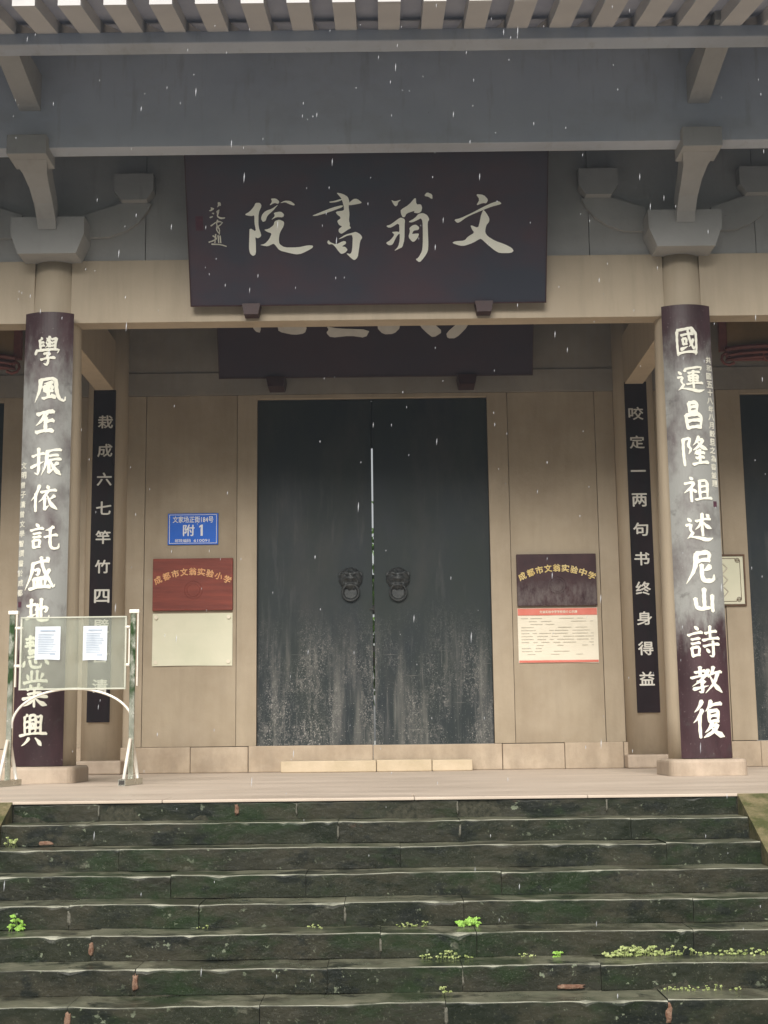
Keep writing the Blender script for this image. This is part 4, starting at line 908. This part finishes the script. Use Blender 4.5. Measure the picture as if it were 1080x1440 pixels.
# panel: two clear sheets, tilted by a hair, with bright cut edges
def tilt(x, z): return z+.006*(x+2.9)
def clear_sheet(y, d):
    mb = MB(); x0, x1, z0, z1 = -3.425, -2.392, .925, 1.628
    a = [(x0, z0), (x1, z0), (x1, z1), (x0, z1)]
    mb.add([(px, yy, tilt(px, pz)) for yy in (y, y+d) for px, pz in a], [(0, 1, 2, 3), (7, 6, 5, 4), (0, 4, 5, 1), (1, 5, 6, 2), (2, 6, 7, 3), (3, 7, 4, 0)])
    return mb.out('clear_panel', M['acrylic'], t)
clear_sheet(YS-.016, .004); clear_sheet(YS+.012, .004)
mb = MB(); x0, x1, z0, z1 = -3.43, -2.387, .92, 1.633
for a, b, c, d in ((x0, x1, z0, z0+.015), (x0, x1, z1-.013, z1), (x0, x0+.018, z0+.015, z1-.013), (x1-.014, x1, z0+.015, z1-.013)):
    mb.box(a, b, YS-.020, YS+.020, tilt((a+b)/2, c), tilt((a+b)/2, d))
mb.out('panel_edging', M['acedge'], t)
pts = []
for k in range(33):
    a = math.pi*(1-k/32); pts.append((-2.902+.592*math.cos(a), YS, .555+.375*math.sin(a)**.9))
mb = MB(); mb.tube(pts, .0125, 8); mb.out('arched_tube', M['steelwhite'], t, smooth=True)
for i, (xa, xb, za, zb, lab) in enumerate(((-3.282, -3.035, 1.212, 1.538, 'left of the two printed white sheets on the acrylic notice stand'),
                                           (-2.812, -2.576, 1.202, 1.538, 'right of the two printed white sheets on the acrylic notice stand'))):
    t = thing('paper_sheet', ((xa+xb)/2, YS-.02, za), lab, 'paper', 'paper sheets on the notice stand')
    mb = MB(); sheet(mb, xa, xb, za, zb, YS-.0165, .004, i+4); mb.out('sheet', M['paper'], t)
    mb = MB(); rnd = random.Random(i+11)
    mb.box(xa+.05, xb-.05, YS-.0235, YS-.0222, zb-.047, zb-.033)
    for r in range(12):
        z = zb-.075-r*.017; mb.box(xa+.03, xb-.03-rnd.uniform(0, .06), YS-.0235, YS-.0222, z, z+.0045)
    mb.box(xb-.10, xb-.045, YS-.0235, YS-.0222, za+.045, za+.062)
    mb.out('printed_lines', M['paperline'], t)

# ================================================================== PLANTS ON THE STEPS
def weed(x, k, w, n, m, seed, label, h=.06, group='weeds in the step joints', kind=None, dz=0.0, dy=0.0):
    rnd = random.Random(seed); z0 = -k*RI+dz; y0 = ED-(k-1)*TR-.012+dy; mb = MB()
    for i in range(n):
        bx = x+rnd.uniform(-w, w); by = y0-rnd.uniform(0, .03); hh = h*rnd.uniform(.2, 1)**1.3*(.45+.9*max(0, .5+noise.noise(Vector((bx*9, seed, 0))))); lean = rnd.uniform(-.6, .6)
        tip = Vector((bx+lean*hh*.8, by-rnd.uniform(0, .03), z0+hh))
        mb.tube([(bx, by, z0-.004), tip], .0012, 3)
        for q in range(rnd.randint(3, 5)):
            a = rnd.uniform(0, 6.28); s = min(h, .055)*rnd.uniform(.10, .22)*(1.5 if m == 'weed' else 1); c = tip+Vector((math.cos(a)*s*.9, -abs(math.sin(a))*s*.6, rnd.uniform(-.3, .3)*s))
            d1 = Vector((math.cos(a), -.25, math.sin(a)*.7)).normalized()*s; d2 = Vector((-math.sin(a)*.6, -.3, math.cos(a)*.8)).normalized()*s*.7
            mb.add([c-d1, c-d2*.8, c+d1, c+d2, c+d1.cross(d2).normalized()*s*.15], [(0, 1, 4), (1, 2, 4), (2, 3, 4), (3, 0, 4)])
    o = mb.out('weed', M[m], None, (x, y0, z0)); tag(o, label, 'weed', group if kind is None else None, kind); return o
weed(-2.18, 5, .028, 9, 'weed', 1, 'bright green broad leaved sprout at the left end of the lower steps', .085)
weed(-2.25, 5, .01, 3, 'weed', 21, 'tiny sprout just left of the bright broad leaved sprout', .05)
weed(.655, 5, .055, 34, 'weed', 2, 'bright yellow green tuft near the middle of the lower steps', .05)
weed(.30, 5, .10, 20, 'weedpale', 3, 'thin pale weed left of the bright tuft in the middle', .032)
weed(-.30, 5, .06, 9, 'weedpale', 4, 'sparse pale weed further left on the same step as the bright tuft', .028)
weed(-1.02, 5, .05, 7, 'weedpale', 41, 'small pale weed in a patch of brown litter on a left hand step', .026)
weed(.50, 6, .16, 30, 'weedpale', 5, 'pale flowering weed in the joint below the bright middle tuft', .04)
weed(1.00, 6, .05, 10, 'weedpale', 6, 'left of the two small weeds before the long row on the right', .035)
weed(1.19, 6, .03, 8, 'weed', 7, 'right of the two small weeds before the long row on the right', .04)
weed(1.66, 6, .20, 85, 'weedpale', 8, 'long dense row of pale weeds along the right end of a step', .062, kind='stuff')
weed(2.25, 6, .40, 75, 'weedpale', 9, 'thinner row of pale weeds running out to the right edge', .045, kind='stuff')
weed(1.98, 7, .24, 50, 'weedpale', 10, 'low pale weeds along the second lowest step at the right edge', .03, kind='stuff')
weed(.48, 7, .02, 6, 'weedpale', 12, 'single pale sprig standing on the second lowest step near the middle', .055)
weed(-2.50, 2, .05, 9, 'weedpale', 13, 'pale leafy sprig at the top left end of the steps', .085)

# ================================================================== COURTYARD BEYOND THE DOOR GAP
def shrub(x, y, rx, h, label, seed, trunk=True):
    rnd = random.Random(seed); t = thing('courtyard_tree', (x, y, -.15), label, 'tree', 'trees in the courtyard behind the doors')
    mb = MB(); mb.tube([(x, y, -.15), (x+.1, y, h*.35), (x-.05, y+.1, h*.6)], .09, 8)
    mb.tube([(x+.05, y, h*.3), (x+.6, y-.2, h*.62)], .05, 6); mb.out('trunk', M['bark'], t)
    mb = MB()
    for i in range(2600):
        a, b, r = rnd.uniform(0, 6.28), rnd.uniform(-1, 1), rnd.random()**.35
        c = Vector((x+rx*r*math.cos(a)*math.sqrt(1-b*b), y+rx*.8*r*math.sin(a)*math.sqrt(1-b*b), h*.6+h*.42*r*b))
        if noise.noise(c*1.1) < -.18: continue
        u = Vector((rnd.uniform(-1, 1), rnd.uniform(-1, 1), rnd.uniform(-1, 1))).normalized()*.13; v = u.cross(Vector((rnd.random(), rnd.random(), 1))).normalized()*.06
        mb.add([c-u, c-v, c+u, c+v], [(0, 1, 2, 3)])
    tag(mb.out('crown', M['leaf'], t), kind=None)
shrub(-.3, 29.5, 2.6, 5.4, 'leafy green tree seen through the gap between the door leaves', 5)

# ================================================================== RAIN
rnd = random.Random(42); mb = MB()
for i in range(400):
    y = rnd.uniform(4.6, 11.0); x = rnd.uniform(-3.4, 3.6)*y/11; z = rnd.uniform(-1.0, 6.9)
    if z < GZ*.8: continue
    big = rnd.random()
    L = rnd.uniform(.012, .028) if big < .78 else rnd.uniform(.030, .070)
    w = .0021 if big < .72 else .0029
    if y < 6: L *= .7; w *= .7
    sl = .06
    p = [(0, 0, L/2), (w, 0, L*.1), (0, w, L*.1), (-w, 0, L*.1), (0, -w, L*.1), (0, 0, -L/2)]
    mb.add([(x+a+c*sl, y+b, z+c) for a, b, c in p], [(0, 1, 2), (0, 2, 3), (0, 3, 4), (0, 4, 1), (5, 2, 1), (5, 3, 2), (5, 4, 3), (5, 1, 4)])
tag(mb.out('falling_raindrops', M['drop'], None, (0, 8, 3)), 'raindrops falling in front of the hall', 'rain', kind='stuff')

# ================================================================== RAINY AIR
mb = MB(); mb.box(-125, 125, -125, 125, GZ-1.3, 22.5)
hm = bpy.data.materials.new('rain_haze'); hm.use_nodes = True; hm.node_tree.nodes.clear()
ho = hm.node_tree.nodes.new('ShaderNodeOutputMaterial'); pv = hm.node_tree.nodes.new('ShaderNodeVolumePrincipled')
pv.inputs['Color'].default_value = (0.80, 0.89, 1.0, 1); pv.inputs['Density'].default_value = 0.0018
hm.node_tree.links.new(pv.outputs[0], ho.inputs['Volume'])
tag(mb.out('haze', hm), 'thin grey rain haze', 'haze', kind='stuff')
